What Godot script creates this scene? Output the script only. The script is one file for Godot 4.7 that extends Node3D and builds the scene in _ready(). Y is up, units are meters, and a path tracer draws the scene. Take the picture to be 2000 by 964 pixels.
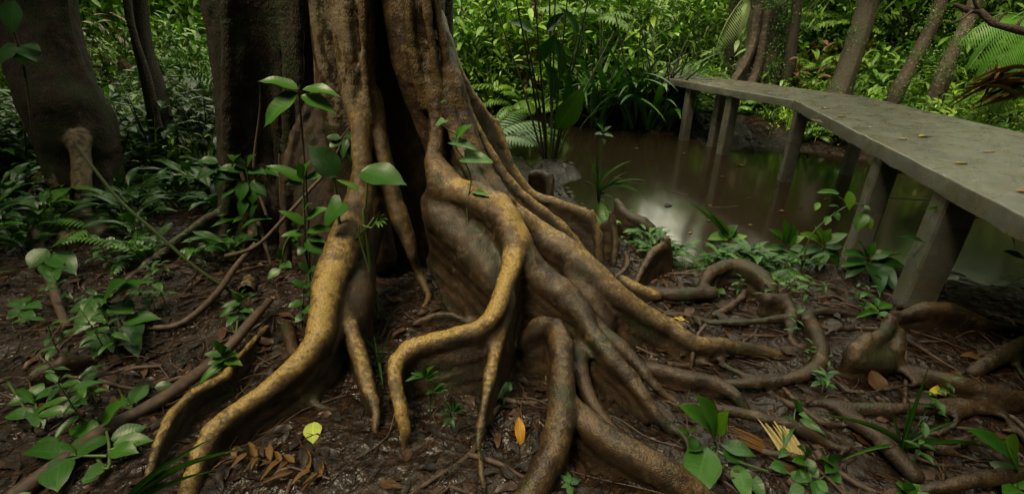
extends Node3D
# Rainforest creek: a buttressed tree with golden surface roots, a concrete boardwalk over brown water, dense undergrowth.
const EYE := Vector3(0, 1.6, 0)
const FOCAL := 900.0            # in pixels of the 2000 x 964 photograph
const PITCH := deg_to_rad(25.0)
const WATER_Y := -0.12
const DECK_Y := 0.85
var rng := RandomNumberGenerator.new()
var taken := {}
var M := {}
var near_bank: Array = []
var far_bank: Array = []
var lumps := FastNoiseLite.new()
var grain := FastNoiseLite.new()
var t_start := 0

func _ready() -> void:
	t_start = Time.get_ticks_msec()
	rng.seed = 7
	var camera := Camera3D.new()
	camera.name = "camera"
	camera.position = EYE
	camera.rotation.x = -PITCH
	camera.fov = rad_to_deg(2.0 * atan(482.0 / FOCAL))
	camera.near = 0.05
	camera.far = 300.0
	add_child(camera)
	var env := Environment.new()
	env.background_mode = Environment.BG_SKY
	var sky_look := ProceduralSkyMaterial.new()
	sky_look.sky_top_color = Color(0.92, 0.90, 0.80)
	sky_look.sky_horizon_color = Color(0.88, 0.88, 0.76)
	sky_look.ground_bottom_color = Color(0.10, 0.09, 0.06)
	sky_look.ground_horizon_color = Color(0.25, 0.26, 0.20)
	sky_look.sky_energy_multiplier = 1.0
	var sky := Sky.new()
	sky.sky_material = sky_look
	env.sky = sky
	env.background_energy_multiplier = 1.0
	env.tonemap_mode = Environment.TONE_MAPPER_LINEAR
	env.tonemap_exposure = 5.2
	env.sdfgi_enabled = true
	env.ssao_enabled = true
	env.ssil_enabled = true
	var world := WorldEnvironment.new()
	world.environment = env
	add_child(world)
	var sun := DirectionalLight3D.new()
	sun.name = "sun"
	sun.light_color = Color(1.0, 0.93, 0.78)
	sun.light_energy = 0.5
	sun.light_angular_distance = 26.0
	sun.shadow_enabled = true
	add_child(sun)
	sun.look_at_from_position(Vector3.ZERO, Vector3(0.42, -1.0, -0.38), Vector3.UP)
	make_noises()
	make_materials()
	make_banks()
	make_ground()
	make_water()
	make_boardwalk()
	note("ground")
	make_buttress_tree()
	note("buttress tree")
	make_mossy_tree()
	make_leaning_tree()
	note("sdf trees")
	make_far_trees()
	note("far trees")
	make_canopy()
	make_undergrowth()
	note("undergrowth")
	make_front_plants()
	note("front plants")
	make_scattered_plants()
	note("scattered plants")
	make_litter()
	note("litter")

func note(what: String) -> void:
	print(what, " ", (Time.get_ticks_msec() - t_start) / 1000.0)

# ---------------------------------------------------------------- helpers
func lin(r: float, g: float, b: float) -> Color:
	return Color(r, g, b).linear_to_srgb()

func ray(px: float, py: float) -> Vector3:
	var dx := (px - 1000.0) / FOCAL
	var dy := (482.0 - py) / FOCAL
	return Vector3(dx, dy * cos(PITCH) - sin(PITCH), -(cos(PITCH) + dy * sin(PITCH)))

func hit_z(px: float, py: float, z: float) -> Vector3:
	var r := ray(px, py)
	return EYE + r * (z / r.z)

func hit_y(px: float, py: float, y: float) -> Vector3:
	var r := ray(px, py)
	return EYE + r * ((y - EYE.y) / r.y)

func hit(px: float, py: float, v: float) -> Vector3:      # v below -0.9 is a distance z, else a height y
	return hit_z(px, py, v) if v < -0.9 else hit_y(px, py, v)

func hit_ground(px: float, py: float) -> Vector3:
	var p := hit_y(px, py, 0.0)
	for i in 8:
		p = hit_y(px, py, clampf(gy(p.x, p.z), -0.5, 1.4))
	return p

func view_depth(p: Vector3) -> float:
	var d := p - EYE
	return -d.z * cos(PITCH) - d.y * sin(PITCH)

func in_view(p: Vector3, margin := 1.05) -> bool:
	var d := p - EYE
	var w := view_depth(p)
	if w < 0.2:
		return false
	var u := d.y * cos(PITCH) - d.z * sin(PITCH)
	return absf(d.x / w) < 1.111 * margin and absf(u / w) < 0.5356 * margin

func numbered(called: String) -> String:
	if not taken.has(called):
		taken[called] = 0
		return called
	taken[called] += 1
	return "%s_%03d" % [called, taken[called]]

func meta(o: Node, label: String, category: String, group := "", kind := "") -> Node:
	if label: o.set_meta("label", label)
	if category: o.set_meta("category", category)
	if group: o.set_meta("group", group)
	if kind: o.set_meta("kind", kind)
	return o

func thing(called: String, at: Vector3, label: String, category: String, group := "") -> Node3D:
	var o := Node3D.new()
	o.name = numbered(called)
	add_child(o)
	o.position = at
	meta(o, label, category, group)
	return o

func part(called: String, mesh: Mesh, material: Material, parent: Node, xf := Transform3D()) -> MeshInstance3D:
	var o := MeshInstance3D.new()
	o.name = called if parent != self else numbered(called)
	o.mesh = mesh
	o.material_override = material
	parent.add_child(o, true)
	o.transform = xf
	return o

func jitter(v: float) -> float:
	return rng.randf_range(-v, v)

class MB:
	var v := PackedVector3Array()
	var uv := PackedVector2Array()
	var col := PackedColorArray()
	var idx := PackedInt32Array()
	var colored := false
	var tint := Color.WHITE

	func vert(p: Vector3, t: Vector2) -> int:
		v.append(p)
		uv.append(t)
		col.append(tint)
		return v.size() - 1

	func quad(a: int, b: int, c: int, d: int) -> void:
		idx.append_array(PackedInt32Array([a, b, c, a, c, d]))

	# A swept tube through points with a radius at each; ends closed with a tip.
	func tube(pts: PackedVector3Array, rad: PackedFloat32Array, sides := 8, wobble := 0.0, noise: FastNoiseLite = null) -> void:
		var n := pts.size()
		var x := Vector3.ZERO
		var first := v.size()
		var run := 0.0
		for i in n:
			var t := (pts[mini(i + 1, n - 1)] - pts[maxi(i - 1, 0)]).normalized()
			if i == 0:
				x = t.cross(Vector3.RIGHT if absf(t.x) < 0.8 else Vector3.FORWARD).normalized()
			else:
				run += pts[i].distance_to(pts[i - 1])
			x = (x - t * x.dot(t)).normalized()
			var y := t.cross(x)
			for s in sides + 1:
				var a := TAU * (s % sides) / sides
				var dir := x * cos(a) + y * sin(a)
				var r := rad[i]
				if wobble > 0.0:
					var q := pts[i] * 1.0 + dir * rad[i]
					r *= 1.0 + wobble * noise.get_noise_3d(q.x * 60.0, q.y * 25.0, q.z * 60.0) + wobble * 0.6 * noise.get_noise_3d(cos(a) * 90.0, run * 12.0, sin(a) * 90.0)
				vert(pts[i] + dir * r, Vector2(float(s) / sides, run))
		for i in n - 1:
			for s in sides:
				var a := first + i * (sides + 1) + s
				quad(a, a + 1, a + sides + 2, a + sides + 1)
		for e in 2:
			var k := 0 if e == 0 else n - 1
			var c := vert(pts[k], Vector2(0.5, 0.0))
			for s in sides:
				var a := first + k * (sides + 1) + s
				if e == 0:
					idx.append_array(PackedInt32Array([c, a + 1, a]))
				else:
					idx.append_array(PackedInt32Array([c, a, a + 1]))

	# A leaf from the origin of xf along its +Z, normal +Y. shape: 0 elliptic with a drip tip, 1 lance, 2 heart, 3 strap blade
	func leaf(xf: Transform3D, length: float, width: float, shape := 0, droop := 0.2, fold := 0.12, segs := 8, across := 4, wave := 0.0) -> void:
		var first := v.size()
		for i in segs + 1:
			var s := float(i) / segs
			var w := 0.0
			if shape == 0:
				w = pow(sin(PI * pow(s, 0.85)), 0.9) * (1.0 - 0.25 * s)
				if s > 0.86: w = lerpf(w, (1.0 - s) * 0.9, 0.6)
			elif shape == 1:
				w = pow(sin(PI * pow(s, 0.7)), 1.25)
			elif shape == 2:
				w = pow(1.0 - s, 0.62) * pow(minf(1.0, s * 5.0 + 0.35), 0.5) * 1.05
				if i == segs: w = 0.0
			else:
				w = minf(1.0, 0.55 + s * 2.0) * pow(maxf(0.0, 1.0 - pow(s, 2.2)), 0.8)
			# bend along the length as an arc
			var bend := droop * s
			var zc := length * (sin(bend) / maxf(droop, 0.001) if droop > 0.001 else s)
			var yc := -length * ((1.0 - cos(bend)) / maxf(droop, 0.001) if droop > 0.001 else 0.0)
			for k in across + 1:
				var u := 2.0 * k / across - 1.0
				var lift := fold * absf(u) * w * width + wave * width * sin(s * 11.0 + (2.0 if u > 0 else 0.0)) * u * u
				var back := 0.0
				if shape == 2: back = -absf(u) * (1.0 - s) * (1.0 - s) * 0.12 * length
				vert(xf * Vector3(u * w * width * 0.5, yc + lift, zc + back), Vector2(0.5 + 0.5 * u, s))
		for i in segs:
			for k in across:
				var a := first + i * (across + 1) + k
				quad(a, a + across + 1, a + across + 2, a + 1)

	func faceted() -> ArrayMesh:      # every triangle with its own flat normal
		var o := MB.new()
		for k in idx:
			o.tint = col[k]
			o.vert(v[k], uv[k])
		o.colored = colored
		o.idx = PackedInt32Array(range(idx.size()))
		return o.mesh()

	func mesh() -> ArrayMesh:
		var n := PackedVector3Array()
		n.resize(v.size())
		for i in range(0, idx.size(), 3):
			var a := idx[i]
			var b := idx[i + 1]
			var c := idx[i + 2]
			var f := (v[c] - v[a]).cross(v[b] - v[a])
			n[a] += f
			n[b] += f
			n[c] += f
		for i in n.size():
			n[i] = n[i].normalized() if n[i].length_squared() > 1e-20 else Vector3.UP
		var arrays := []
		arrays.resize(Mesh.ARRAY_MAX)
		arrays[Mesh.ARRAY_VERTEX] = v
		arrays[Mesh.ARRAY_NORMAL] = n
		arrays[Mesh.ARRAY_TEX_UV] = uv
		if colored: arrays[Mesh.ARRAY_COLOR] = col
		arrays[Mesh.ARRAY_INDEX] = idx
		var m := ArrayMesh.new()
		m.add_surface_from_arrays(Mesh.PRIMITIVE_TRIANGLES, arrays)
		return m

func spline(pts: Array, step: float) -> Array:      # Catmull-Rom through arrays of floats; first three are a position
	var out: Array = []
	for i in pts.size() - 1:
		var p0: Array = pts[maxi(i - 1, 0)]
		var p1: Array = pts[i]
		var p2: Array = pts[i + 1]
		var p3: Array = pts[mini(i + 2, pts.size() - 1)]
		var gap := Vector3(p1[0], p1[1], p1[2]).distance_to(Vector3(p2[0], p2[1], p2[2]))
		var n := maxi(1, int(ceil(gap / step)))
		for k in n:
			var t := float(k) / n
			var row: Array = []
			for c in p1.size():
				if c < 3:
					row.append(cubic_interpolate(p1[c], p2[c], p0[c], p3[c], t))
				else:
					row.append(lerpf(p1[c], p2[c], smoothstep(0.0, 1.0, t)))
			out.append(row)
	out.append(pts[-1])
	return out

func tube_from(rows: Array, step: float, sides: int, wobble := 0.0, mb: MB = null, origin := Vector3.ZERO) -> MB:   # rows of [x, y, z, r]
	if mb == null: mb = MB.new()
	var pts := PackedVector3Array()
	var rad := PackedFloat32Array()
	for r in spline(rows, step):
		pts.append(Vector3(r[0], r[1], r[2]) - origin)
		rad.append(r[3])
	mb.tube(pts, rad, sides, wobble, grain)
	return mb

func pix_rows(list: Array) -> Array:      # [px, py, z or height, radius in pixels, ...] to [x, y, z, radius in metres, ...]
	var out: Array = []
	for n in list:
		var p := hit(n[0], n[1], n[2])
		var row: Array = [p.x, p.y, p.z, n[3] * view_depth(p) / FOCAL]
		for k in range(4, n.size()): row.append(n[k])
		out.append(row)
	return out

# ---------------------------------------------------------------- materials
func make_noises() -> void:
	lumps.seed = 3
	lumps.noise_type = FastNoiseLite.TYPE_SIMPLEX_SMOOTH
	lumps.frequency = 1.0
	lumps.fractal_octaves = 3
	grain.seed = 9
	grain.noise_type = FastNoiseLite.TYPE_SIMPLEX_SMOOTH
	grain.frequency = 0.05
	grain.fractal_octaves = 2

func noise_tex(seed_value: int, freq: float, octaves: int, ramp: Array, size := 512, kind := FastNoiseLite.TYPE_SIMPLEX_SMOOTH, warp := 0.0) -> NoiseTexture2D:
	var n := FastNoiseLite.new()
	n.seed = seed_value
	n.noise_type = kind
	n.frequency = freq
	n.fractal_octaves = octaves
	if warp > 0.0:
		n.domain_warp_enabled = true
		n.domain_warp_amplitude = warp
		n.domain_warp_frequency = freq * 2.0
	var t := NoiseTexture2D.new()
	t.width = size
	t.height = size
	t.seamless = true
	t.noise = n
	if ramp:
		var g := Gradient.new()
		var offs := PackedFloat32Array()
		var cols := PackedColorArray()
		for r in ramp:
			offs.append(r[0])
			cols.append(r[1])
		g.offsets = offs
		g.colors = cols
		t.color_ramp = g
	return t

func tri(m: StandardMaterial3D, scale: float) -> StandardMaterial3D:
	m.uv1_triplanar = true
	m.uv1_world_triplanar = true
	m.uv1_scale = Vector3.ONE * scale
	return m

func mat(albedo: Color, rough: float, spec := 0.5) -> StandardMaterial3D:
	var m := StandardMaterial3D.new()
	m.albedo_color = albedo
	m.roughness = rough
	m.metallic_specular = spec
	return m

func leaf_image(kind: int) -> Array:      # [colour, relief] of a leaf blade: 0 feather veins, 1 parallel veins, 2 arched veins
	var w := 96
	var h := 192
	var c := Image.create(w, h, false, Image.FORMAT_RGB8)
	var b := Image.create(w, h, false, Image.FORMAT_RGB8)
	for y in h:
		for x in w:
			var u := (x + 0.5) / w * 2.0 - 1.0
			var s := (y + 0.5) / h
			var a := absf(u)
			var mid := exp(-pow(u * 22.0, 2.0))
			var q := 0.0
			if kind == 0:
				q = s * 11.0 - a * 1.7 + a * a * 0.5
			elif kind == 1:
				q = a * 9.0
			else:
				q = a * 3.2 / maxf(0.15, sin(PI * clampf(s, 0.03, 0.97)))
			var f := q - floorf(q)
			var vein := exp(-pow((f - 0.5) * 13.0, 2.0)) * (0.75 if kind != 1 else 0.35)
			var spot := 0.5 + 0.5 * grain.get_noise_2d(x * 5.0 + kind * 900.0, y * 5.0)
			var tone := 0.78 + 0.22 * spot
			var l := clampf(tone + 0.25 * mid + 0.10 * vein, 0.0, 1.0)
			c.set_pixel(x, y, Color(clampf(tone * 0.9 + 0.38 * mid + 0.13 * vein, 0, 1), l, clampf(tone * 0.85 + 0.4 * mid + 0.15 * vein, 0, 1)))
			var blot := grain.get_noise_2d(x * 2.6 + 400.0 + kind * 70.0, y * 2.6) + 0.5 * grain.get_noise_2d(x * 9.0, y * 9.0 + 300.0)
			if blot > 0.62 or a > 0.93 - 0.12 * maxf(0.0, blot) and blot > 0.1:
				c.set_pixel(x, y, c.get_pixel(x, y).lerp(Color(0.95, 0.50, 0.55), 0.8))
			elif blot < -0.5:
				c.set_pixel(x, y, c.get_pixel(x, y).lerp(Color(1.0, 0.95, 0.4), 0.45))
			var hh := clampf(0.25 + 0.55 * sin(PI * f) * (1.0 if kind != 1 else 0.4) * (1.0 - mid), 0, 1) - 0.2 * mid
			b.set_pixel(x, y, Color(hh, hh, hh))
	return [ImageTexture.create_from_image(c), ImageTexture.create_from_image(b)]

func leaf_mat(albedo: Color, look: Array, rough := 0.28, through := 0.55) -> StandardMaterial3D:
	var m := mat(albedo, rough + 0.14, 0.45)
	m.albedo_texture = look[0]
	m.heightmap_enabled = true
	m.heightmap_texture = look[1]
	m.heightmap_scale = 0.05
	m.cull_mode = BaseMaterial3D.CULL_DISABLED
	m.backlight_enabled = true
	m.backlight = Color(0.75 * through, 1.0 * through, 0.25 * through)
	return m

func plain_leaf(albedo: Color, rough := 0.35, through := 0.5) -> StandardMaterial3D:
	var m := mat(albedo, rough, 0.5)
	m.cull_mode = BaseMaterial3D.CULL_DISABLED
	m.backlight_enabled = true
	m.backlight = Color(0.75 * through, 1.0 * through, 0.25 * through)
	m.vertex_color_use_as_albedo = true
	return m

func bark_images() -> Array:      # fine bark: speckled lichen dots on a striated ground, and its relief
	var n1 := FastNoiseLite.new()
	n1.seed = 21
	n1.frequency = 0.06
	n1.fractal_octaves = 4
	var a := n1.get_seamless_image(512, 512)
	var n2 := FastNoiseLite.new()
	n2.seed = 22
	n2.noise_type = FastNoiseLite.TYPE_CELLULAR
	n2.frequency = 0.10
	n2.cellular_return_type = FastNoiseLite.RETURN_DISTANCE
	var d := n2.get_seamless_image(512, 512)
	var n3 := FastNoiseLite.new()
	n3.seed = 23
	n3.frequency = 0.012
	n3.fractal_octaves = 3
	var p := n3.get_seamless_image(512, 512)
	var da := a.get_data()
	var dd := d.get_data()
	var dp := p.get_data()
	var c := PackedByteArray()
	var h := PackedByteArray()
	c.resize(512 * 512 * 3)
	h.resize(512 * 512)
	for i in 512 * 512:
		var fa := da[i] / 255.0
		var fd := dd[i] / 255.0
		var fp := dp[i] / 255.0
		var base := 0.36 + 0.36 * fa
		var dot := clampf((0.10 - fd + 0.36 * (fp - 0.5)) * 12.0, 0.0, 1.0)
		var dark := clampf((0.40 - fa) * 5.0, 0.0, 1.0)
		base *= 1.0 - 0.22 * dark
		c[i * 3] = int(255 * clampf(base + dot * 0.52, 0, 1))
		c[i * 3 + 1] = int(255 * clampf(base * 0.98 + dot * 0.40, 0, 1))
		c[i * 3 + 2] = int(255 * clampf(base * 0.95 + dot * 0.08, 0, 1))
		h[i] = int(255 * clampf(fa * 0.75 + dot * 0.25, 0, 1))
	return [ImageTexture.create_from_image(Image.create_from_data(512, 512, false, Image.FORMAT_RGB8, c)), ImageTexture.create_from_image(Image.create_from_data(512, 512, false, Image.FORMAT_L8, h))]

func concrete_image() -> ImageTexture:      # fine sand grain over broad ochre and grey stains
	var layers: Array = []
	for f in [[61, 0.007, 4], [62, 0.035, 4], [63, 0.22, 2], [64, 0.011, 4]]:
		var n := FastNoiseLite.new()
		n.seed = f[0]
		n.frequency = f[1]
		n.fractal_octaves = f[2]
		layers.append(n.get_seamless_image(512, 512).get_data())
	var c := PackedByteArray()
	c.resize(512 * 512 * 3)
	for i in 512 * 512:
		var low: float = layers[0][i] / 255.0
		var mid: float = layers[1][i] / 255.0
		var fine: float = layers[2][i] / 255.0
		var ochre := smoothstep(0.42, 0.70, layers[3][i] / 255.0 + 0.25 * (mid - 0.5))
		var tone := (0.68 + 0.26 * low) * (0.90 + 0.20 * mid) * (0.66 + 0.68 * fine)
		c[i * 3] = int(255 * clampf(tone * 0.40, 0, 1))
		c[i * 3 + 1] = int(255 * clampf(tone * lerpf(0.405, 0.382, ochre), 0, 1))
		c[i * 3 + 2] = int(255 * clampf(tone * lerpf(0.38, 0.315, ochre), 0, 1))
	return ImageTexture.create_from_image(Image.create_from_data(512, 512, false, Image.FORMAT_RGB8, c))

func make_materials() -> void:
	var bark := bark_images()
	var m := mat(Color.WHITE, 0.5, 0.42)
	m.albedo_texture = bark[0]
	m.vertex_color_use_as_albedo = true
	m.heightmap_enabled = true
	m.heightmap_texture = bark[1]
	m.heightmap_scale = 0.5
	M.bark = tri(m, 3.4)
	m.uv1_scale = Vector3(2.4, 6.5, 2.4)
	m = m.duplicate()
	m.uv1_scale = Vector3(5.0, 1.5, 5.0)
	m.heightmap_scale = 0.8
	M.trunk_bark = m
	m = mat(Color.WHITE, 0.8, 0.4)
	m.albedo_texture = bark[0]
	m.vertex_color_use_as_albedo = true
	m.heightmap_enabled = true
	m.heightmap_texture = bark[1]
	m.heightmap_scale = 1.8
	M.rough_bark = tri(m, 1.1)
	m.uv1_scale = Vector3(3.2, 0.9, 3.2)
	# mud: wet and dry patches
	m = mat(lin(1, 1, 1), 1.0, 0.4)
	m.albedo_texture = noise_tex(5, 0.02, 5, [[0.0, lin(0.004, 0.0028, 0.002)], [0.4, lin(0.008, 0.0048, 0.003)], [0.6, lin(0.016, 0.009, 0.005)], [0.8, lin(0.026, 0.0145, 0.0075)], [1.0, lin(0.009, 0.006, 0.004)]], 1024)
	m.roughness_texture = noise_tex(6, 0.012, 4, [[0.0, Color(0.2, 0.2, 0.2)], [0.5, Color(0.34, 0.34, 0.34)], [0.66, Color(0.6, 0.6, 0.6)], [1.0, Color(0.8, 0.8, 0.8)]], 512)
	m.heightmap_enabled = true
	m.heightmap_texture = noise_tex(8, 0.02, 4, [], 1024)
	m.heightmap_scale = 1.6
	M.mud = tri(m, 0.8)
	m = mat(lin(0.016, 0.0115, 0.006), 0.12, 0.75)
	m.heightmap_enabled = true
	m.heightmap_texture = noise_tex(31, 0.01, 2, [], 256)
	m.heightmap_scale = 0.25
	M.water = tri(m, 0.35)
	# wet concrete with ochre and olive stains
	m = mat(lin(1, 1, 1), 1.0, 0.5)
	m.albedo_texture = concrete_image()
	m.roughness_texture = noise_tex(42, 0.008, 5, [[0.0, Color(0.22, 0.22, 0.22)], [0.5, Color(0.30, 0.30, 0.30)], [1.0, Color(0.42, 0.42, 0.42)]], 512)
	m.heightmap_enabled = true
	m.heightmap_texture = noise_tex(43, 0.2, 3, [], 1024)
	m.heightmap_scale = 0.10
	M.concrete = tri(m, 0.9)
	# leaves
	var feather := leaf_image(0)
	var parallel := leaf_image(1)
	var arched := leaf_image(2)
	M.leaf = [
		leaf_mat(lin(0.025, 0.086, 0.010), feather, 0.25),
		leaf_mat(lin(0.041, 0.123, 0.011), feather, 0.28),
		leaf_mat(lin(0.018, 0.057, 0.013), feather, 0.22),
		leaf_mat(lin(0.070, 0.156, 0.011), parallel, 0.32),
		leaf_mat(lin(0.033, 0.102, 0.018), arched, 0.26),
		leaf_mat(lin(0.021, 0.066, 0.021), parallel, 0.25),
		leaf_mat(lin(0.098, 0.197, 0.013), feather, 0.32)]
	M.blade = [leaf_mat(lin(0.045, 0.13, 0.018), parallel, 0.3), leaf_mat(lin(0.028, 0.085, 0.018), parallel, 0.26), leaf_mat(lin(0.09, 0.20, 0.02), parallel, 0.3)]
	M.mass = plain_leaf(Color.WHITE, 0.42, 0.7)
	M.frond = [plain_leaf(lin(0.05, 0.14, 0.016), 0.35), plain_leaf(lin(0.028, 0.085, 0.016), 0.32), plain_leaf(lin(0.10, 0.22, 0.014), 0.4, 0.7)]
	M.pale_frond = plain_leaf(lin(0.20, 0.27, 0.12), 0.45, 0.4)
	M.dead_frond = plain_leaf(lin(0.14, 0.062, 0.028), 0.6, 0.2)
	M.stem = mat(lin(0.05, 0.085, 0.02), 0.45)
	M.dark_stem = mat(lin(0.022, 0.024, 0.012), 0.5)
	M.twig = mat(lin(1, 1, 1), 0.7)
	M.twig.albedo_texture = noise_tex(51, 0.03, 4, [[0.0, lin(0.018, 0.011, 0.007)], [0.5, lin(0.05, 0.030, 0.018)], [1.0, lin(0.11, 0.072, 0.040)]], 256)
	tri(M.twig, 3.0)
	var dead := [[0.075, 0.033, 0.014], [0.036, 0.017, 0.009], [0.13, 0.058, 0.02], [0.020, 0.012, 0.008], [0.18, 0.105, 0.05]]
	M.dead = []
	for c in dead:
		var d := leaf_mat(lin(c[0], c[1], c[2]), feather, 0.3, 0.12)
		d.backlight = Color(0.12, 0.08, 0.04)
		d.roughness = 0.55
		d.metallic_specular = 0.35
		M.dead.append(d)
	M.yellow = leaf_mat(lin(0.50, 0.36, 0.03), feather, 0.4, 0.2)
	M.yellow_green = leaf_mat(lin(0.36, 0.38, 0.06), feather, 0.4, 0.2)
	M.orange = leaf_mat(lin(0.45, 0.20, 0.02), feather, 0.4, 0.2)
	M.pale_dead = leaf_mat(lin(0.36, 0.25, 0.13), feather, 0.55, 0.1)
	m = plain_leaf(Color.WHITE, 0.45, 0.1)
	m.metallic_specular = 0.36
	m.backlight_enabled = false
	M.litter = m

# ---------------------------------------------------------------- one smooth skin over many bones
# chains: [owner, gold, rows]; rows of [x, y, z, r, fin]; fin is the share of the height to the ground that the ridge fills below it.
# Returns owner -> its meshes, largest first. Bones of a chain join by a minimum, chains by a smooth minimum.
func skin(chains: Array, cell: float, low: Vector3, high: Vector3, melt: float, coat: Callable, rough: float) -> Dictionary:
	var nx := int((high.x - low.x) / cell) + 2
	var ny := int((high.y - low.y) / cell) + 2
	var nz := int((high.z - low.z) / cell) + 2
	var total := nx * ny * nz
	var field := PackedFloat32Array()
	field.resize(total)
	field.fill(1000.0)
	var tmp := field.duplicate()
	var crest := PackedByteArray()
	crest.resize(total)
	var tmp_crest := crest.duplicate()
	var owner_of := crest.duplicate()
	var all := PackedInt32Array()
	var band := melt + cell
	for chain in chains:
		var who: int = chain[0]
		var gold: float = chain[1]
		var widest := 0.0
		for r in chain[2]: widest = maxf(widest, r[3])
		var rows := spline(chain[2], maxf(0.08, widest * 1.3))
		var touched := PackedInt32Array()
		for s in rows.size() - 1:
			var A: Array = rows[s]
			var B: Array = rows[s + 1]
			var ax: float = A[0]
			var ay: float = A[1]
			var az: float = A[2]
			var ra: float = A[3]
			var bx: float = B[0]
			var by: float = B[1]
			var bz: float = B[2]
			var rb: float = B[3]
			var fa: float = A[4] * (ay + 0.08) if A.size() > 4 else 0.0
			var fb: float = B[4] * (by + 0.08) if B.size() > 4 else 0.0
			fa = maxf(fa, 0.0)
			fb = maxf(fb, 0.0)
			var dx := bx - ax
			var dy := by - ay
			var dz := bz - az
			var flat := dx * dx + dz * dz
			var as_fin := fa + fb > 0.01 and flat > 0.12 * dy * dy
			var reach := maxf(ra, rb) + band + (0.10 * maxf(fa, fb) if as_fin else 0.0)
			var x0 := clampi(int((minf(ax, bx) - reach - low.x) / cell), 0, nx - 1)
			var x1 := clampi(int((maxf(ax, bx) + reach - low.x) / cell) + 1, 0, nx - 1)
			var z0 := clampi(int((minf(az, bz) - reach - low.z) / cell), 0, nz - 1)
			var z1 := clampi(int((maxf(az, bz) + reach - low.z) / cell) + 1, 0, nz - 1)
			var deep := maxf(fa, fb) if as_fin else 0.0
			var y0 := clampi(int((minf(ay, by) - reach - deep - low.y) / cell), 0, ny - 1)
			var y1 := clampi(int((maxf(ay, by) + reach - low.y) / cell) + 1, 0, ny - 1)
			var inv_flat := 1.0 / maxf(flat, 1e-9)
			var lean := flat * (1.0 / maxf(flat + dy * dy, 1e-9))
			var inv_full := 1.0 / maxf(flat + dy * dy, 1e-9)
			for iz in range(z0, z1 + 1):
				var pz := low.z + iz * cell
				for ix in range(x0, x1 + 1):
					var px := low.x + ix * cell
					var at := (iz * nx + ix) * ny
					if as_fin:
						var tr := ((px - ax) * dx + (pz - az) * dz) * inv_flat
						var t := clampf(tr, 0.0, 1.0)
						var hx := px - ax - dx * t
						var hz := pz - az - dz * t
						var hd := sqrt(hx * hx + hz * hz)
						var r := ra + (rb - ra) * t
						var fin := fa + (fb - fa) * t
						if hd > r + 0.10 * fin + band:
							continue
						var ry := ay + dy * tr
						var ph := 2.6 * sin(px * 3.1 + pz * 2.3) + 1.4 * sin(px * 7.9 - pz * 6.1)
						for iy in range(y0, y1 + 1):
							var dep := ry - (low.y + iy * cell)
							var d := 0.0
							if dep < 0.0:
								d = sqrt(hd * hd + dep * dep * lean) - r
							elif dep < fin:
								var nd := minf(dep / r, 1.6)
								d = hd - (r * (1.0 - 0.16 * nd) + 0.085 * maxf(dep - r, 0.0)) + (0.0026 * sin(dep * 64.0 + ph) + 0.0022 * sin(dep * 118.0 - 1.6 * ph)) * minf(1.0, dep * 16.0)
							else:
								var past := dep - fin
								d = sqrt(hd * hd + past * past) - (r * 0.8 + 0.10 * maxf(fin - r, 0.0))
							if d < band and d < tmp[at + iy]:
								if tmp[at + iy] > 900.0:
									touched.append(at + iy)
								tmp[at + iy] = d
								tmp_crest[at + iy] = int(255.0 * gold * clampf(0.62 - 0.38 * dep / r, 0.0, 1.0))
					else:
						for iy in range(y0, y1 + 1):
							var py := low.y + iy * cell
							var t := clampf(((px - ax) * dx + (py - ay) * dy + (pz - az) * dz) * inv_full, 0.0, 1.0)
							var qx := px - ax - dx * t
							var qy := py - ay - dy * t
							var qz := pz - az - dz * t
							var d := sqrt(qx * qx + qy * qy + qz * qz) - (ra + (rb - ra) * t)
							if d < band and d < tmp[at + iy]:
								if tmp[at + iy] > 900.0:
									touched.append(at + iy)
								tmp[at + iy] = d
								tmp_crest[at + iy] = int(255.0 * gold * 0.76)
		for i in touched:
			var d := tmp[i]
			tmp[i] = 1000.0
			var g := field[i]
			if g > 900.0:
				all.append(i)
				field[i] = d
				owner_of[i] = who
				crest[i] = tmp_crest[i]
			else:
				var h := clampf(0.5 + 0.5 * (g - d) / melt, 0.0, 1.0)
				field[i] = g + (d - g) * h - melt * h * (1.0 - h)
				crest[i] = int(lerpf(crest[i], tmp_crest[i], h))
				if h > 0.5: owner_of[i] = who
	var near := cell * 2.6
	for i in all:
		if absf(field[i]) < near + rough:
			var iy := i % ny
			@warning_ignore("integer_division")
			var c := i / ny
			@warning_ignore("integer_division")
			var iz := c / nx
			var px := low.x + (c % nx) * cell
			var py := low.y + iy * cell
			var pz := low.z + iz * cell
			field[i] += rough * (lumps.get_noise_3d(px * 7.0, py * 4.0, pz * 7.0) + 0.55 * lumps.get_noise_3d(px * 20.0, py * 14.0, pz * 20.0) + 0.30 * lumps.get_noise_3d(px * 6.0, py * 34.0 + px * 5.0, pz * 6.0))
	# surface nets
	var ids := PackedInt32Array()
	ids.resize(total)
	ids.fill(-1)
	var sx := ny
	var sz := nx * ny
	var step := [0, 1, sx, sx + 1, sz, sz + 1, sz + sx, sz + sx + 1]
	var edges := [[0, 1], [2, 3], [4, 5], [6, 7], [0, 2], [1, 3], [4, 6], [5, 7], [0, 4], [1, 5], [2, 6], [3, 7]]
	var verts := PackedVector3Array()
	var cells := PackedInt32Array()
	var g := PackedFloat32Array()
	g.resize(8)
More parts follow.
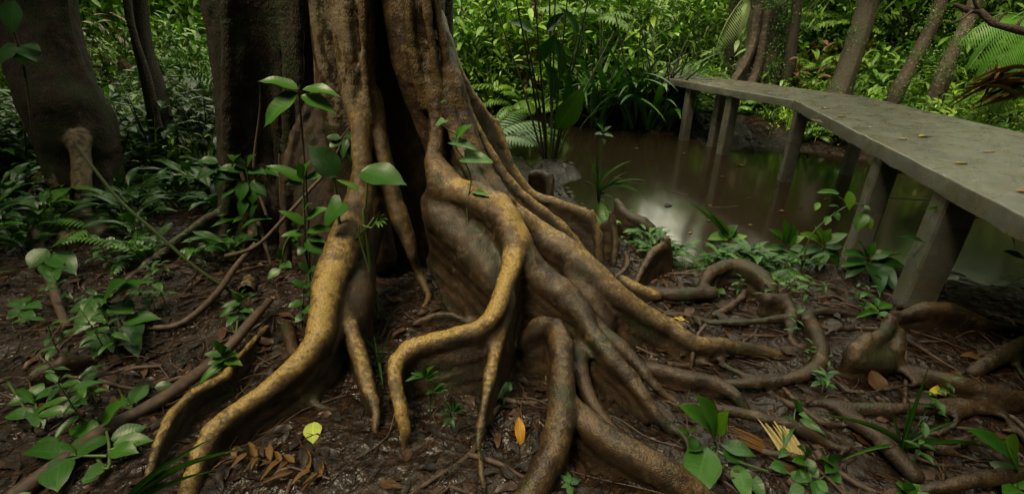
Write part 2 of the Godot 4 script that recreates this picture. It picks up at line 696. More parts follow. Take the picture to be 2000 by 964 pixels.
	for i in all:
		if absf(field[i]) > near:
			continue
		var iy := i % ny
		@warning_ignore("integer_division")
		var c := i / ny
		var ix := c % nx
		@warning_ignore("integer_division")
		var iz := c / nx
		if ix >= nx - 1 or iy >= ny - 1 or iz >= nz - 1:
			continue
		var mask := 0
		for k in 8:
			var val := field[i + step[k]]
			if val > 900.0: val = near
			g[k] = val
			if val < 0.0: mask |= 1 << k
		if mask == 0 or mask == 255:
			continue
		var sum := Vector3.ZERO
		var n := 0
		for e in edges:
			var a: int = e[0]
			var b: int = e[1]
			if ((mask >> a) & 1) == ((mask >> b) & 1):
				continue
			var f := g[a] / (g[a] - g[b])
			var pa := Vector3((a >> 1) & 1, a & 1, a >> 2)
			var pb := Vector3((b >> 1) & 1, b & 1, b >> 2)
			sum += pa.lerp(pb, f)
			n += 1
		ids[i] = verts.size()
		verts.append(low + (Vector3(ix, iy, iz) + sum / n) * cell)
		cells.append(i)
	var faces := {}
	var normals := PackedVector3Array()
	normals.resize(verts.size())
	for vi in cells.size():
		var i := cells[vi]
		var inside := field[i] < 0.0
		for axis in 3:
			var st: int = [sx, 1, sz][axis]
			var u: int = [1, sz, sx][axis]
			var w: int = [sz, sx, 1][axis]
			var other := field[i + st]
			if inside == (other < 0.0):
				continue
			if i - u - w < 0:
				continue
			var a := vi
			var b := ids[i - u]
			var c := ids[i - u - w]
			var d := ids[i - w]
			if b < 0 or c < 0 or d < 0:
				continue
			var out := Vector3.ZERO
			out[axis] = 1.0 if inside else -1.0
			var fn := (verts[c] - verts[a]).cross(verts[d] - verts[b])
			if fn.dot(out) > 0.0:
				var swap := b
				b = d
				d = swap
			else:
				fn = -fn
			normals[a] += fn
			normals[b] += fn
			normals[c] += fn
			normals[d] += fn
			var who := owner_of[i]
			if not faces.has(who): faces[who] = PackedInt32Array()
			faces[who].append_array(PackedInt32Array([a, b, c, a, c, d]))
	var cols := PackedColorArray()
	cols.resize(verts.size())
	for k in verts.size():
		normals[k] = normals[k].normalized()
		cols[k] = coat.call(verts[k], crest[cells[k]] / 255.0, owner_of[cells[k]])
	# pieces that hang together, by owner; slivers go to the piece that they touch
	var pieces: Array = []
	var slivers: Array = []
	var piece_at := PackedInt32Array()
	piece_at.resize(verts.size())
	piece_at.fill(-1)
	var lead := PackedInt32Array(range(verts.size()))
	for who in faces:
		var list: PackedInt32Array = faces[who]
		for f in list: lead[f] = f
		for f in range(0, list.size(), 3):
			for e in 2:
				var p := list[f]
				var q := list[f + 1 + e]
				while lead[p] != p:
					lead[p] = lead[lead[p]]
					p = lead[p]
				while lead[q] != q:
					lead[q] = lead[lead[q]]
					q = lead[q]
				if p != q: lead[q] = p
		var found := {}
		for f in range(0, list.size(), 3):
			var p := list[f]
			while lead[p] != p: p = lead[p]
			if not found.has(p): found[p] = PackedInt32Array()
			found[p].append_array(PackedInt32Array([list[f], list[f + 1], list[f + 2]]))
		for p in found:
			if found[p].size() < 600:
				slivers.append([who, found[p]])
			else:
				for f in found[p]: piece_at[f] = pieces.size()
				pieces.append([who, found[p]])
	for s in slivers:
		var home := -1
		for f in s[1]:
			if piece_at[f] >= 0: home = piece_at[f]
		if home >= 0:
			pieces[home][1].append_array(s[1])
		elif s[1].size() > 60:
			pieces.append(s)
	var made := {}
	for piece in pieces:
		var again := {}
		var v3 := PackedVector3Array()
		var n3 := PackedVector3Array()
		var c3 := PackedColorArray()
		var i3 := PackedInt32Array()
		for f in piece[1]:
			if not again.has(f):
				again[f] = v3.size()
				v3.append(verts[f])
				n3.append(normals[f])
				c3.append(cols[f])
			i3.append(again[f])
		var arrays := []
		arrays.resize(Mesh.ARRAY_MAX)
		arrays[Mesh.ARRAY_VERTEX] = v3
		arrays[Mesh.ARRAY_NORMAL] = n3
		arrays[Mesh.ARRAY_COLOR] = c3
		arrays[Mesh.ARRAY_INDEX] = i3
		var m := ArrayMesh.new()
		m.add_surface_from_arrays(Mesh.PRIMITIVE_TRIANGLES, arrays)
		if not made.has(piece[0]): made[piece[0]] = []
		made[piece[0]].append(m)
	for who in made:
		made[who].sort_custom(func(p, q): return p.surface_get_array_len(0) > q.surface_get_array_len(0))
	print("skin: ", verts.size(), " vertices of ", total, " cells")
	return made

# ---------------------------------------------------------------- the setting
func make_banks() -> void:
	near_bank = [[-60.0, -11.5], [-3.0, -9.2], [-1.0, -8.6]]
	for p in [[1005, 300], [1085, 345], [1150, 425], [1290, 488], [1480, 500], [1790, 530], [2000, 530]]:
		var w := hit_y(p[0], p[1], WATER_Y)
		near_bank.append([w.x, w.z])
	near_bank.append([9.0, -3.2])
	near_bank.append([60.0, -3.2])
	far_bank = [[-60.0, -12.6], [-3.0, -10.6], [-1.0, -10.2]]
	for p in [[1000, 240], [1250, 257], [1500, 290], [1620, 300], [1720, 318]]:
		var w := hit_y(p[0], p[1], WATER_Y)
		far_bank.append([w.x, w.z])
	far_bank.append([9.0, -5.4])
	far_bank.append([60.0, -5.4])

func along(line: Array, x: float) -> float:
	for i in line.size() - 1:
		if x <= line[i + 1][0]:
			return lerpf(line[i][1], line[i + 1][1], clampf((x - line[i][0]) / (line[i + 1][0] - line[i][0]), 0.0, 1.0))
	return line[-1][1]

func gy(x: float, z: float) -> float:
	var s1 := z - along(near_bank, x)
	var s2 := along(far_bank, x) - z
	var wob := 0.16 * lumps.get_noise_2d(x * 1.3, z * 1.3 + 40.0)
	s1 += wob
	s2 += wob
	var h := 0.0
	if s1 > s2:
		h = lerpf(WATER_Y, 0.0, smoothstep(0.0, 0.9, s1)) if s1 > 0.0 else WATER_Y + maxf(s1 * 0.5, -0.5)
		if x < -2.6: h += 0.12 * smoothstep(2.6, 4.5, -x)
	else:
		h = lerpf(WATER_Y, 0.16, smoothstep(0.0, 1.1, s2)) + 0.035 * maxf(s2 - 1.0, 0.0) if s2 > 0.0 else WATER_Y + maxf(s2 * 0.5, -0.5)
	var hx := x - 0.52
	var hz := z + 6.1
	h = maxf(h, 0.26 * exp(-(hx * hx * 9.0 + hz * hz * 6.0)) + WATER_Y - 0.06) if hx * hx + hz * hz < 0.6 else h      # the hummock in the creek
	h += 0.045 * lumps.get_noise_2d(x * 1.7 + 9.0, z * 1.7) + 0.022 * lumps.get_noise_2d(x * 7.0, z * 7.0)
	return h

func grid_line(a: float, b: float, lo: float, hi: float, fine: float) -> PackedFloat32Array:
	var out := PackedFloat32Array()
	var x := lo
	while x < hi:
		out.append(x)
		var away := maxf(a - x, x - b)
		x += fine if away < 0.0 and x >= a - fine else clampf(maxf(away, 0.0) * 0.22, fine, 6.0)
	out.append(hi)
	return out

func make_ground() -> void:
	var xs := grid_line(-3.6, 4.2, -70.0, 70.0, 0.035)
	var zs := grid_line(-5.0, -0.5, -80.0, 50.0, 0.035)
	var mb := MB.new()
	for z in zs:
		for x in xs:
			mb.vert(Vector3(x, gy(x, z), z), Vector2(x, z))
	var n := xs.size()
	for j in zs.size() - 1:
		for i in n - 1:
			var a := j * n + i
			mb.quad(a, a + n, a + n + 1, a + 1)
	var o := part("ground", mb.mesh(), M.mud, self)
	# the quads above run the other way round for some windings; normals point up either way
	meta(o, "", "", "", "structure")

func make_water() -> void:
	var mb := MB.new()
	var a := mb.vert(Vector3(-70, WATER_Y, -14), Vector2(0, 0))
	var b := mb.vert(Vector3(70, WATER_Y, -14), Vector2(1, 0))
	var c := mb.vert(Vector3(70, WATER_Y, -2.6), Vector2(1, 1))
	var d := mb.vert(Vector3(-70, WATER_Y, -2.6), Vector2(0, 1))
	mb.quad(a, b, c, d)
	meta(part("water", mb.mesh(), M.water, self), "", "", "", "structure")

func slab(near: Array, far: Array, thick: float, origin: Vector3) -> ArrayMesh:      # a slightly uneven concrete slab between two edges, each [Vector2, Vector2]
	var mb := MB.new()
	var nl := 44
	var nw := 10
	var rings: Array = []
	for i in nl + 1:
		var t := float(i) / nl
		var p: Vector2 = near[0].lerp(near[1], t)
		var q: Vector2 = far[0].lerp(far[1], t)
		var ring := PackedInt32Array()
		var side := (p - q).normalized()
		p += side * 0.012 * lumps.get_noise_2d(p.x * 5.0, p.y * 5.0)
		q -= side * 0.03 * lumps.get_noise_2d(q.x * 3.0, q.y * 3.0)
		for k in nw + 1:
			var e: Vector2 = p.lerp(q, clampf(float(k) / nw, 0.012, 0.988))
			var y := DECK_Y + 0.002 * lumps.get_noise_2d(e.x * 2.0, e.y * 2.0) - (0.003 if k == 0 or k == nw else 0.0)
			ring.append(mb.vert(Vector3(e.x, y, e.y) - origin, e))
		ring.append(mb.vert(mb.v[ring[-1]], q))
		ring.append(mb.vert(Vector3(q.x, DECK_Y - 0.014, q.y) - origin, q))
		ring.append(mb.vert(Vector3(q.x, DECK_Y - thick + 0.01 * lumps.get_noise_2d(q.x * 6.0, q.y * 6.0), q.y) - origin, q))
		ring.append(mb.vert(mb.v[ring[-1]], q))
		ring.append(mb.vert(Vector3(p.x, DECK_Y - thick + 0.012 * lumps.get_noise_2d(p.x * 6.0, p.y * 6.0), p.y) - origin, p))
		ring.append(mb.vert(mb.v[ring[-1]], p))
		ring.append(mb.vert(Vector3(p.x, DECK_Y - 0.012 + 0.006 * lumps.get_noise_2d(p.x * 22.0, p.y * 22.0), p.y) - origin, p))
		ring.append(mb.vert(mb.v[ring[0]], p))
		rings.append(ring)
	var m: int = rings[0].size()
	for i in nl:
		for k in m:
			mb.quad(rings[i][k], rings[i + 1][k], rings[i + 1][(k + 1) % m], rings[i][(k + 1) % m])
	for e in 2:
		var ring: PackedInt32Array = rings[0] if e == 0 else rings[nl]
		var base := PackedInt32Array()
		for k in ring:
			base.append(mb.vert(mb.v[k], mb.uv[k]))
		for k in range(1, m - 1):
			mb.idx.append_array(PackedInt32Array([base[0], base[k], base[k + 1]] if e == 0 else [base[0], base[k + 1], base[k]]))
	return mb.mesh()

func post_mesh(height: float, wide: float, deep: float) -> ArrayMesh:      # a chamfered square post standing on y = 0
	var mb := MB.new()
	var ch := 0.012
	var rings: Array = []
	for i in 9:
		var y := height * i / 8.0
		var ring := PackedInt32Array()
		for k in 8:
			var sx: float = [1, 1, 1, -1, -1, -1, -1, 1][k] * 1.0
			var sz: float = [-1, 1, 1, 1, 1, -1, -1, -1][k] * 1.0
			var cut_x := ch if k in [2, 3, 6, 7] else 0.0
			var cut_z := ch if k in [0, 1, 4, 5] else 0.0
			var w := 0.004 * lumps.get_noise_2d(y * 9.0, k * 3.0 + height * 50.0)
			ring.append(mb.vert(Vector3(sx * (wide * 0.5 - cut_x + w), y, sz * (deep * 0.5 - cut_z + w)), Vector2(k / 8.0, y)))
		rings.append(ring)
	for i in 8:
		for k in 8:
			mb.quad(rings[i][k], rings[i][(k + 1) % 8], rings[i + 1][(k + 1) % 8], rings[i + 1][k])
	return mb.faceted()

func flat(v: Vector3) -> Vector2:
	return Vector2(v.x, v.z)

func make_boardwalk() -> void:
	var n0 := flat(hit_y(2000, 420, DECK_Y))
	var n1 := flat(hit_y(1552, 195, DECK_Y))
	var n2 := flat(hit_y(1292, 151, DECK_Y))
	n0 += (n0 - n1) * 0.5
	var f1 := flat(hit_y(1690, 188, DECK_Y))
	var f0 := flat(hit_y(2000, 258, DECK_Y))
	f0 += (f0 - f1) * 1.7
	var f2 := n2 + Vector2(0.95, -0.35)
	var origin := Vector3(n1.x, WATER_Y, n1.y)
	var t := thing("boardwalk", origin, "grey concrete boardwalk on square posts crossing the brown creek", "boardwalk")
	part("deck_slab", slab([n0, n1], [f0, f1], 0.105, origin), M.concrete, t)
	var gap := (n2 - n1).normalized() * 0.006
	var o := part("deck_slab", slab([n1 + gap, n2], [f1 + gap, f2], 0.10, origin), M.concrete, t)
	var n3 := n2 + Vector2(0.4, -2.8)
	o = part("deck_slab", slab([n2 + Vector2(-0.004, -0.004), n3], [f2 + Vector2(-0.004, -0.004), n3 + Vector2(1.0, -0.1)], 0.11, origin), M.concrete, t)
	for p in [[0.56, 0.08, 0.17], [0.41, 0.08, 0.14], [0.03, 0.08, 0.14], [0.03, 0.95, 0.13]]:
		var at := n1.lerp(n0, p[0]).lerp(f1.lerp(f0, p[0]), p[1])
		var post := stand_post(t, at, p[2], atan2(n1.x - n0.x, n1.y - n0.y), origin, 0.105)
		for b in 3:      # rusty bolt heads on the side that faces the bank
			var bolt := CylinderMesh.new()
			bolt.top_radius = 0.010
			bolt.bottom_radius = 0.014
			bolt.height = 0.012
			bolt.radial_segments = 6
			part("bolt", bolt, M.twig, post, Transform3D(Basis(Vector3.FORWARD, PI / 2), Vector3(-p[2] * 0.5 - 0.003, post.get_meta("tall") - 0.07 - 0.16 * b, jitter(0.03))))
		post.remove_meta("tall")
	for p in [[0.40, 0.12, 0.15], [0.56, 0.3, 0.14], [0.74, 0.12, 0.14], [0.74, 0.9, 0.13]]:
		var at := n1.lerp(n2, p[0]).lerp(f1.lerp(f2, p[0]), p[1])
		stand_post(t, at, p[2], atan2(n2.x - n1.x, n2.y - n1.y), origin, 0.10).remove_meta("tall")
	# beams that carry the slab from post to post
	for s in [0.56, 0.41, 0.03]:
		var a := n1.lerp(n0, s).lerp(f1.lerp(f0, s), 0.13)
		var b := n1.lerp(n0, s).lerp(f1.lerp(f0, s), 0.97)
		var bm := post_mesh(a.distance_to(b), 0.12, 0.12)
		var dir := Vector3(b.x - a.x, 0, b.y - a.y).normalized()
		part("crossbeam", bm, M.concrete, t, Transform3D(Basis(dir.cross(Vector3.UP), dir, Vector3.UP) , Vector3(a.x, DECK_Y - 0.105 - 0.066, a.y) - origin))
	# fallen leaves on the deck
	for f in [[1580, 234, 0, 34, 10, 0.4], [1602, 212, 2, 18, 8, 1.2], [1795, 268, 1, 38, 11, 1.9], [1752, 272, 4, 22, 8, 1.5], [1635, 228, 4, 22, 7, 1.7], [1692, 249, 4, 14, 6, 1.0], [1865, 320, 2, 34, 9, 1.7], [1985, 375, 2, 40, 12, 1.6], [1637, 182, 2, 10, 5, 0.4], [1438, 168, 2, 9, 4, 1.0], [1920, 297, 2, 28, 6, 1.6], [1705, 206, 0, 18, 5, 1.7], [1800, 220, 3, 16, 5, 1.4], [1540, 180, 4, 14, 4, 1.5], [1670, 245, 0, 12, 5, 0.7]]:
		var p := hit_y(f[0], f[1], DECK_Y)
		var sc := view_depth(p) / FOCAL
		var mb := MB.new()
		mb.leaf(Transform3D(), f[3] * sc * 1.0, f[4] * sc * 1.5, 0, 0.22, 0.10, 8, 4, 0.05)
		var lf := part("fallen_leaf", mb.mesh(), [M.dead[2], M.yellow, M.orange, M.dead[1], M.pale_dead][f[2]], self, Transform3D(Basis(Vector3.UP, f[5]), p + Vector3(0, 0.008, 0)))
		meta(lf, "small fallen leaf lying on the concrete boardwalk deck", "leaf", "fallen leaves on the boardwalk")

func stand_post(t: Node3D, at: Vector2, wide: float, turn: float, origin: Vector3, thick: float) -> MeshInstance3D:
	var bed := gy(at.x, at.y) - 0.15
	var o := part("post", post_mesh(DECK_Y - thick - 0.002 - bed, wide, wide), M.concrete, t, Transform3D(Basis(Vector3.UP, turn), Vector3(at.x, bed, at.y) - origin))
	o.set_meta("tall", DECK_Y - thick - 0.002 - bed)
	return o

# ---------------------------------------------------------------- trees
func chain_px(owner_id: int, gold: float, list: Array) -> Array:
	var rows := pix_rows(list)
	for r in rows:
		r[3] *= 0.79 if owner_id > 0 else 1.0
	return [owner_id, gold, rows]

func coat_golden_lit(p: Vector3, crest: float, owner_id: int) -> Color:  # lichen-gold crests over brown flanks, their lit and shaded contrast deepened in colour
	var a := lumps.get_noise_3d(p.x * 5.0, p.y * 5.0, p.z * 5.0)
	var b := lumps.get_noise_3d(p.x * 42.0 + 7.0, p.y * 30.0, p.z * 42.0)
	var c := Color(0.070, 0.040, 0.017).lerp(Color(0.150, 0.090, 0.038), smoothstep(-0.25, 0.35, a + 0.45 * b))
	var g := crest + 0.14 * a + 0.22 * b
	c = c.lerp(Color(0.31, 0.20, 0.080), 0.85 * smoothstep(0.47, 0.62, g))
	c = c.lerp(Color(0.90, 0.63, 0.17), 0.85 * smoothstep(0.70, 0.86, g))  # gold lichen grain, with the hot crest highlight painted in
	var green := lumps.get_noise_3d(p.x * 3.1 + 50.0, p.y * 3.1, p.z * 3.1) + 0.5 * b
	if green > 0.30 and crest < 0.66: c = c.lerp(Color(0.048, 0.072, 0.016), 0.75)
	var pale := lumps.get_noise_3d(p.x * 6.3 + 80.0, p.y * 4.0, p.z * 6.3) + 0.6 * b
	if pale > 0.58: c = c.lerp(Color(0.40, 0.30, 0.14), 0.5)
	var scar := lumps.get_noise_3d(p.x * 16.0 + 20.0, p.y * 13.0, p.z * 16.0)
	if scar > 0.42: c = c.lerp(Color(0.055, 0.032, 0.015), 0.7)
	if owner_id == 0 and p.x < -0.85 and p.x > -1.22 and p.y > 1.05:      # flaked pale bark high on the left column
		var flake := lumps.get_noise_3d(p.x * 11.0, p.y * 4.5 + 3.0, p.z * 11.0) + 0.5 * b
		if flake > -0.02: c = c.lerp(Color(0.50, 0.41, 0.28), 0.75)
	return c

func coat_dark(p: Vector3, crest: float, owner_id: int) -> Color:
	var a := lumps.get_noise_3d(p.x * 4.0, p.y * 3.0, p.z * 4.0)
	var b := lumps.get_noise_3d(p.x * 34.0 + 7.0, p.y * 22.0, p.z * 34.0)
	var c := Color(0.060, 0.040, 0.025)
	if a + 0.5 * b > 0.15: c = Color(0.10, 0.064, 0.037)
	if owner_id > 0 and crest > 0.3:      # the propping roots wear a crust of pale lichen, broken by bare bark
		var crust := 0.9 * b + 0.6 * a + 0.5 * lumps.get_noise_3d(p.x * 70.0, p.y * 60.0, p.z * 70.0)
		if crust > -0.20: c = Color(0.36, 0.27, 0.14)
		if crust > 0.12: c = Color(0.50, 0.40, 0.22)
	if a - 0.7 * b > 0.12 and crest < 0.4: c = Color(0.055, 0.085, 0.022)
	if a + 0.9 * b < -0.42 and crest < 0.4: c = Color(0.14, 0.10, 0.065)
	return c

func part_skins(t: Node3D, made: Dictionary, names: Dictionary, material: Material) -> void:
	for who in made:
		for k in made[who].size():
			var is_trunk: bool = names.has(who) and k == 0
			part(names[who] if is_trunk else "root", made[who][k], material if is_trunk else M.bark, t, Transform3D(Basis(), -t.position))  # smaller loose pieces of the trunk are named root as well

func make_buttress_tree() -> void:
	var ch: Array = []
	var trunk := 0
	# the body behind the hollow, then the two columns
	ch.append(chain_px(0, 0.0, [[765, -260, -3.6, 105], [768, 0, -3.55, 100], [772, 200, -3.5, 96], [780, 400, -3.45, 95], [790, 520, -3.4, 95]]))
	ch.append(chain_px(0, 0.80, [[680, -260, -3.06, 48], [684, -80, -3.05, 46], [688, 20, -3.02, 42], [694, 110, -3.0, 38], [702, 190, -2.97, 33], [716, 260, -2.96, 28], [724, 330, -2.96, 24], [736, 420, -2.95, 24], [745, 500, -2.95, 30]]))
	ch.append(chain_px(0, 0.2, [[648, -260, -3.2, 60], [655, 0, -3.2, 52], [668, 150, -3.2, 46], [690, 300, -3.2, 50], [710, 450, -3.15, 60]]))
	ch.append(chain_px(0, 0.62, [[795, -260, -3.12, 66], [802, -60, -3.1, 60], [808, 40, -3.06, 56], [818, 120, -3.03, 52], [836, 190, -3.02, 46], [862, 260, -3.0, 42], [885, 330, -2.95, 42], [905, 390, -2.88, 46], [925, 450, -2.8, 52]]))
	ch.append(chain_px(0, 0.7, [[826, 70, -3.08, 14], [834, 115, -2.96, 15], [842, 165, -2.88, 14], [850, 220, -2.83, 13], [851, 270, -2.78, 14], [848, 312, -2.72, 19], [858, 342, -2.66, 28], [868, 366, -2.6, 34]]))
	ch.append(chain_px(0, 0.7, [[856, 90, -3.08, 14], [864, 130, -2.98, 15], [872, 180, -2.9, 14], [886, 240, -2.84, 14], [902, 296, -2.77, 15], [926, 345, -2.69, 17], [955, 388, -2.6, 20]]))
	ch.append(chain_px(0, 0.7, [[850, 40, -3.12, 14], [866, 90, -3.05, 17], [885, 150, -2.95, 18], [905, 220, -2.9, 16], [925, 280, -2.84, 16], [955, 345, -2.76, 16], [990, 395, -2.66, 17]]))
	for rib in [[[672, -200, -2.94, 9], [676, 0, -2.90, 9], [684, 120, -2.88, 9], [692, 220, -2.87, 8]], [[705, -200, -2.93, 8], [708, 0, -2.89, 8], [712, 130, -2.87, 8], [722, 230, -2.88, 8]], [[788, -150, -2.92, 8], [796, 0, -2.88, 8], [810, 120, -2.86, 9], [828, 210, -2.86, 8]], [[825, -150, -2.93, 9], [832, 0, -2.88, 9], [846, 100, -2.87, 8], [858, 180, -2.86, 8]], [[848, -150, -2.98, 8], [852, 0, -2.94, 8], [866, 90, -2.93, 8], [880, 160, -2.91, 8]]]:
		ch.append(chain_px(0, 0.85, rib))
	# A: the big root that sweeps to the front left, its foot and its right branch
	ch.append(chain_px(1, 0.95, [[701, 170, -2.95, 26, 0], [704, 240, -2.87, 25, 0], [707, 300, -2.80, 24, 0], [707, 345, -2.73, 26, 0], [703, 382, -2.65, 32, 0], [694, 420, -2.58, 40, 0], [678, 468, 0.51, 45, 0], [656, 520, 0.43, 44, 0], [640, 565, 0.37, 40, 0.3], [632, 612, 0.31, 37, 0.8], [622, 660, 0.255, 34, 1], [592, 703, 0.21, 30, 1], [540, 750, 0.17, 27, 1], [470, 800, 0.13, 25, 1], [415, 842, 0.11, 25, 1], [388, 890, 0.08, 24, 1], [373, 940, 0.05, 22, 1], [350, 1010, 0.0, 20, 1]]))
	ch.append(chain_px(1, 0.3, [[722, 450, -2.7, 34, 0], [700, 500, -2.55, 46, 0], [690, 570, 0.27, 52, 0.4], [680, 630, 0.18, 44, 1]]))
	ch.append(chain_px(2, 0.8, [[664, 610, 0.25, 34, 0.6], [690, 660, 0.17, 23, 1], [709, 720, 0.12, 20, 1], [725, 772, 0.08, 17, 1], [736, 802, 0.05, 13, 0], [733, 840, 0.01, 9, 0], [729, 870, -0.03, 7, 0]]))
	# B: the thin leg beside the hollow
	ch.append(chain_px(3, 0.85, [[728, 190, -2.98, 24, 0], [738, 250, -2.93, 22, 0], [752, 320, -2.87, 21, 0], [766, 380, -2.82, 23, 0], [782, 430, -2.76, 24, 0], [794, 458, -2.74, 20, 0], [804, 492, -2.70, 13, 0], [818, 535, 0.13, 11, 0], [838, 578, 0.05, 9, 0], [824, 604, 0.01, 7, 0], [814, 624, -0.03, 5, 0]]))
	# C: the great ridge and its branches
	ch.append(chain_px(4, 0.9, [[862, 345, -2.64, 32, 0], [885, 372, -2.56, 36, 0.4], [935, 388, -2.48, 38, 0.8], [983, 422, -2.38, 38, 1], [1010, 475, -2.28, 36, 1]]))
	ch.append(chain_px(4, 0.1, [[870, 420, -2.6, 60, 0.5], [930, 480, -2.45, 60, 1], [975, 540, -2.3, 50, 1]]))
	ch.append(chain_px(4, 1.0, [[1010, 475, -2.28, 34, 1], [1000, 512, 0.50, 28, 1], [985, 562, 0.45, 23, 1], [955, 630, 0.38, 22, 1], [900, 652, 0.33, 21, 1], [840, 667, 0.29, 21, 1], [795, 684, 0.26, 22, 1], [772, 708, 0.235, 21, 0.5], [772, 748, 0.195, 19, 0], [784, 800, 0.13, 18, 0], [790, 850, 0.05, 13, 0], [790, 885, -0.03, 9, 0]]))
	ch.append(chain_px(5, 0.8, [[990, 590, 0.38, 24, 0], [976, 655, 0.30, 19, 0.5], [961, 712, 0.23, 17, 0.5], [948, 780, 0.16, 14, 0.5], [937, 840, 0.10, 12, 0], [936, 890, 0.06, 9, 0], [948, 965, 0.0, 8, 0]]))
	ch.append(chain_px(6, 0.5, [[1012, 485, 0.53, 36, 1], [1052, 536, 0.41, 36, 1], [1102, 576, 0.34, 36, 1], [1135, 606, 0.295, 28, 1], [1155, 648, 0.24, 24, 1], [1195, 700, 0.185, 22, 0.8], [1237, 742, 0.135, 19, 0.8], [1265, 785, 0.09, 16, 0.5], [1293, 823, 0.04, 11, 0], [1318, 850, -0.02, 8, 0]]))
	ch.append(chain_px(6, 0.5, [[1150, 625, 0.22, 20, 1], [1192, 660, 0.17, 18, 1], [1235, 696, 0.125, 17, 1], [1262, 730, 0.08, 14, 0], [1292, 764, 0.03, 10, 0], [1335, 795, -0.01, 8, 0]]))
	ch.append(chain_px(7, 0.75, [[975, 415, -2.42, 30, 0.5], [1042, 452, 0.53, 33, 1], [1108, 492, 0.45, 35, 1], [1165, 540, 0.355, 33, 1], [1210, 580, 0.275, 29, 1], [1255, 611, 0.20, 26, 1], [1310, 641, 0.14, 23, 1], [1356, 671, 0.095, 22, 1], [1420, 676, 0.07, 20, 0], [1490, 688, 0.03, 16, 0], [1550, 700, -0.03, 11, 0]]))
	ch.append(chain_px(7, 0.4, [[1120, 540, 0.33, 28, 1], [1160, 590, 0.24, 24, 1], [1190, 630, 0.15, 20, 1]]))
	ch.append(chain_px(8, 0.55, [[1028, 660, 0.16, 20, 1], [1050, 643, 0.22, 24, 1], [1082, 640, 0.26, 26, 1], [1097, 675, 0.265, 29, 1], [1098, 740, 0.22, 32, 1], [1097, 810, 0.17, 35, 1], [1083, 870, 0.12, 37, 1], [1056, 930, 0.07, 39, 1], [1022, 1000, 0.0, 40, 1]]))
	ch.append(chain_px(9, 0.6, [[1108, 785, 0.15, 26, 1], [1150, 828, 0.14, 31, 1], [1200, 867, 0.12, 35, 1], [1260, 900, 0.10, 37, 1], [1320, 935, 0.07, 36, 1], [1390, 985, 0.0, 30, 1]]))
	ch.append(chain_px(9, 0.2, [[1130, 680, 0.14, 22, 1], [1135, 730, 0.12, 20, 1], [1160, 790, 0.07, 16, 1], [1210, 850, 0.02, 12, 0], [1265, 895, 0.0, 10, 0]]))
	# D: the plank buttress on the creek side, three ridges deep
	ch.append(chain_px(10, 0.8, [[866, 60, -3.14, 16, 0], [884, 115, -3.06, 15, 0.3], [910, 170, -3.06, 13, 0.8], [942, 218, -3.08, 13, 1], [975, 270, -3.1, 14, 1], [1000, 330, -3.08, 14, 1], [1036, 378, -3.05, 13, 1], [1080, 395, -3.02, 13, 1], [1130, 413, -3.0, 13, 1], [1160, 438, -2.97, 13, 1], [1171, 480, -2.93, 12, 1], [1172, 520, -2.9, 10, 1]]))
	ch.append(chain_px(11, 0.8, [[888, 150, -2.98, 13, 0], [922, 232, -2.95, 12, 1], [962, 308, -2.92, 12, 1], [1003, 363, -2.88, 12, 1], [1048, 404, -2.84, 13, 1], [1092, 438, -2.8, 13, 1], [1128, 476, -2.75, 12, 1], [1150, 512, -2.68, 10, 1]]))
	ch.append(chain_px(11, 0.85, [[912, 298, -2.85, 11, 0.5], [948, 350, -2.78, 12, 1], [990, 390, -2.7, 13, 1], [1040, 428, -2.63, 13, 1], [1090, 460, -2.58, 13, 1], [1140, 498, -2.5, 13, 1]]))
	# G: the broad plank on the left
	ch.append(chain_px(12, 0.5, [[662, 90, -3.15, 24, 0.3], [638, 140, -3.15, 16, 1], [612, 190, -3.13, 13, 1], [588, 238, -3.12, 12, 1], [570, 290, -3.1, 12, 1], [560, 350, -3.08, 12, 1]]))
	ch.append(chain_px(12, 0.5, [[566, 305, -3.09, 12, 0], [559, 360, -3.07, 13, 0], [557, 430, -3.05, 13, 0], [558, 500, -3.02, 14, 0], [552, 545, -3.0, 15, 0]]))
	# F: the low ridge at the lower left
	ch.append(chain_px(13, 0.95, [[520, 640, 0.04, 8, 1], [468, 695, 0.07, 9, 1], [440, 735, 0.09, 12, 1], [382, 766, 0.10, 14, 1], [337, 808, 0.10, 14, 1], [311, 860, 0.085, 13, 1], [291, 920, 0.055, 11, 1], [278, 985, 0.0, 10, 1]]))
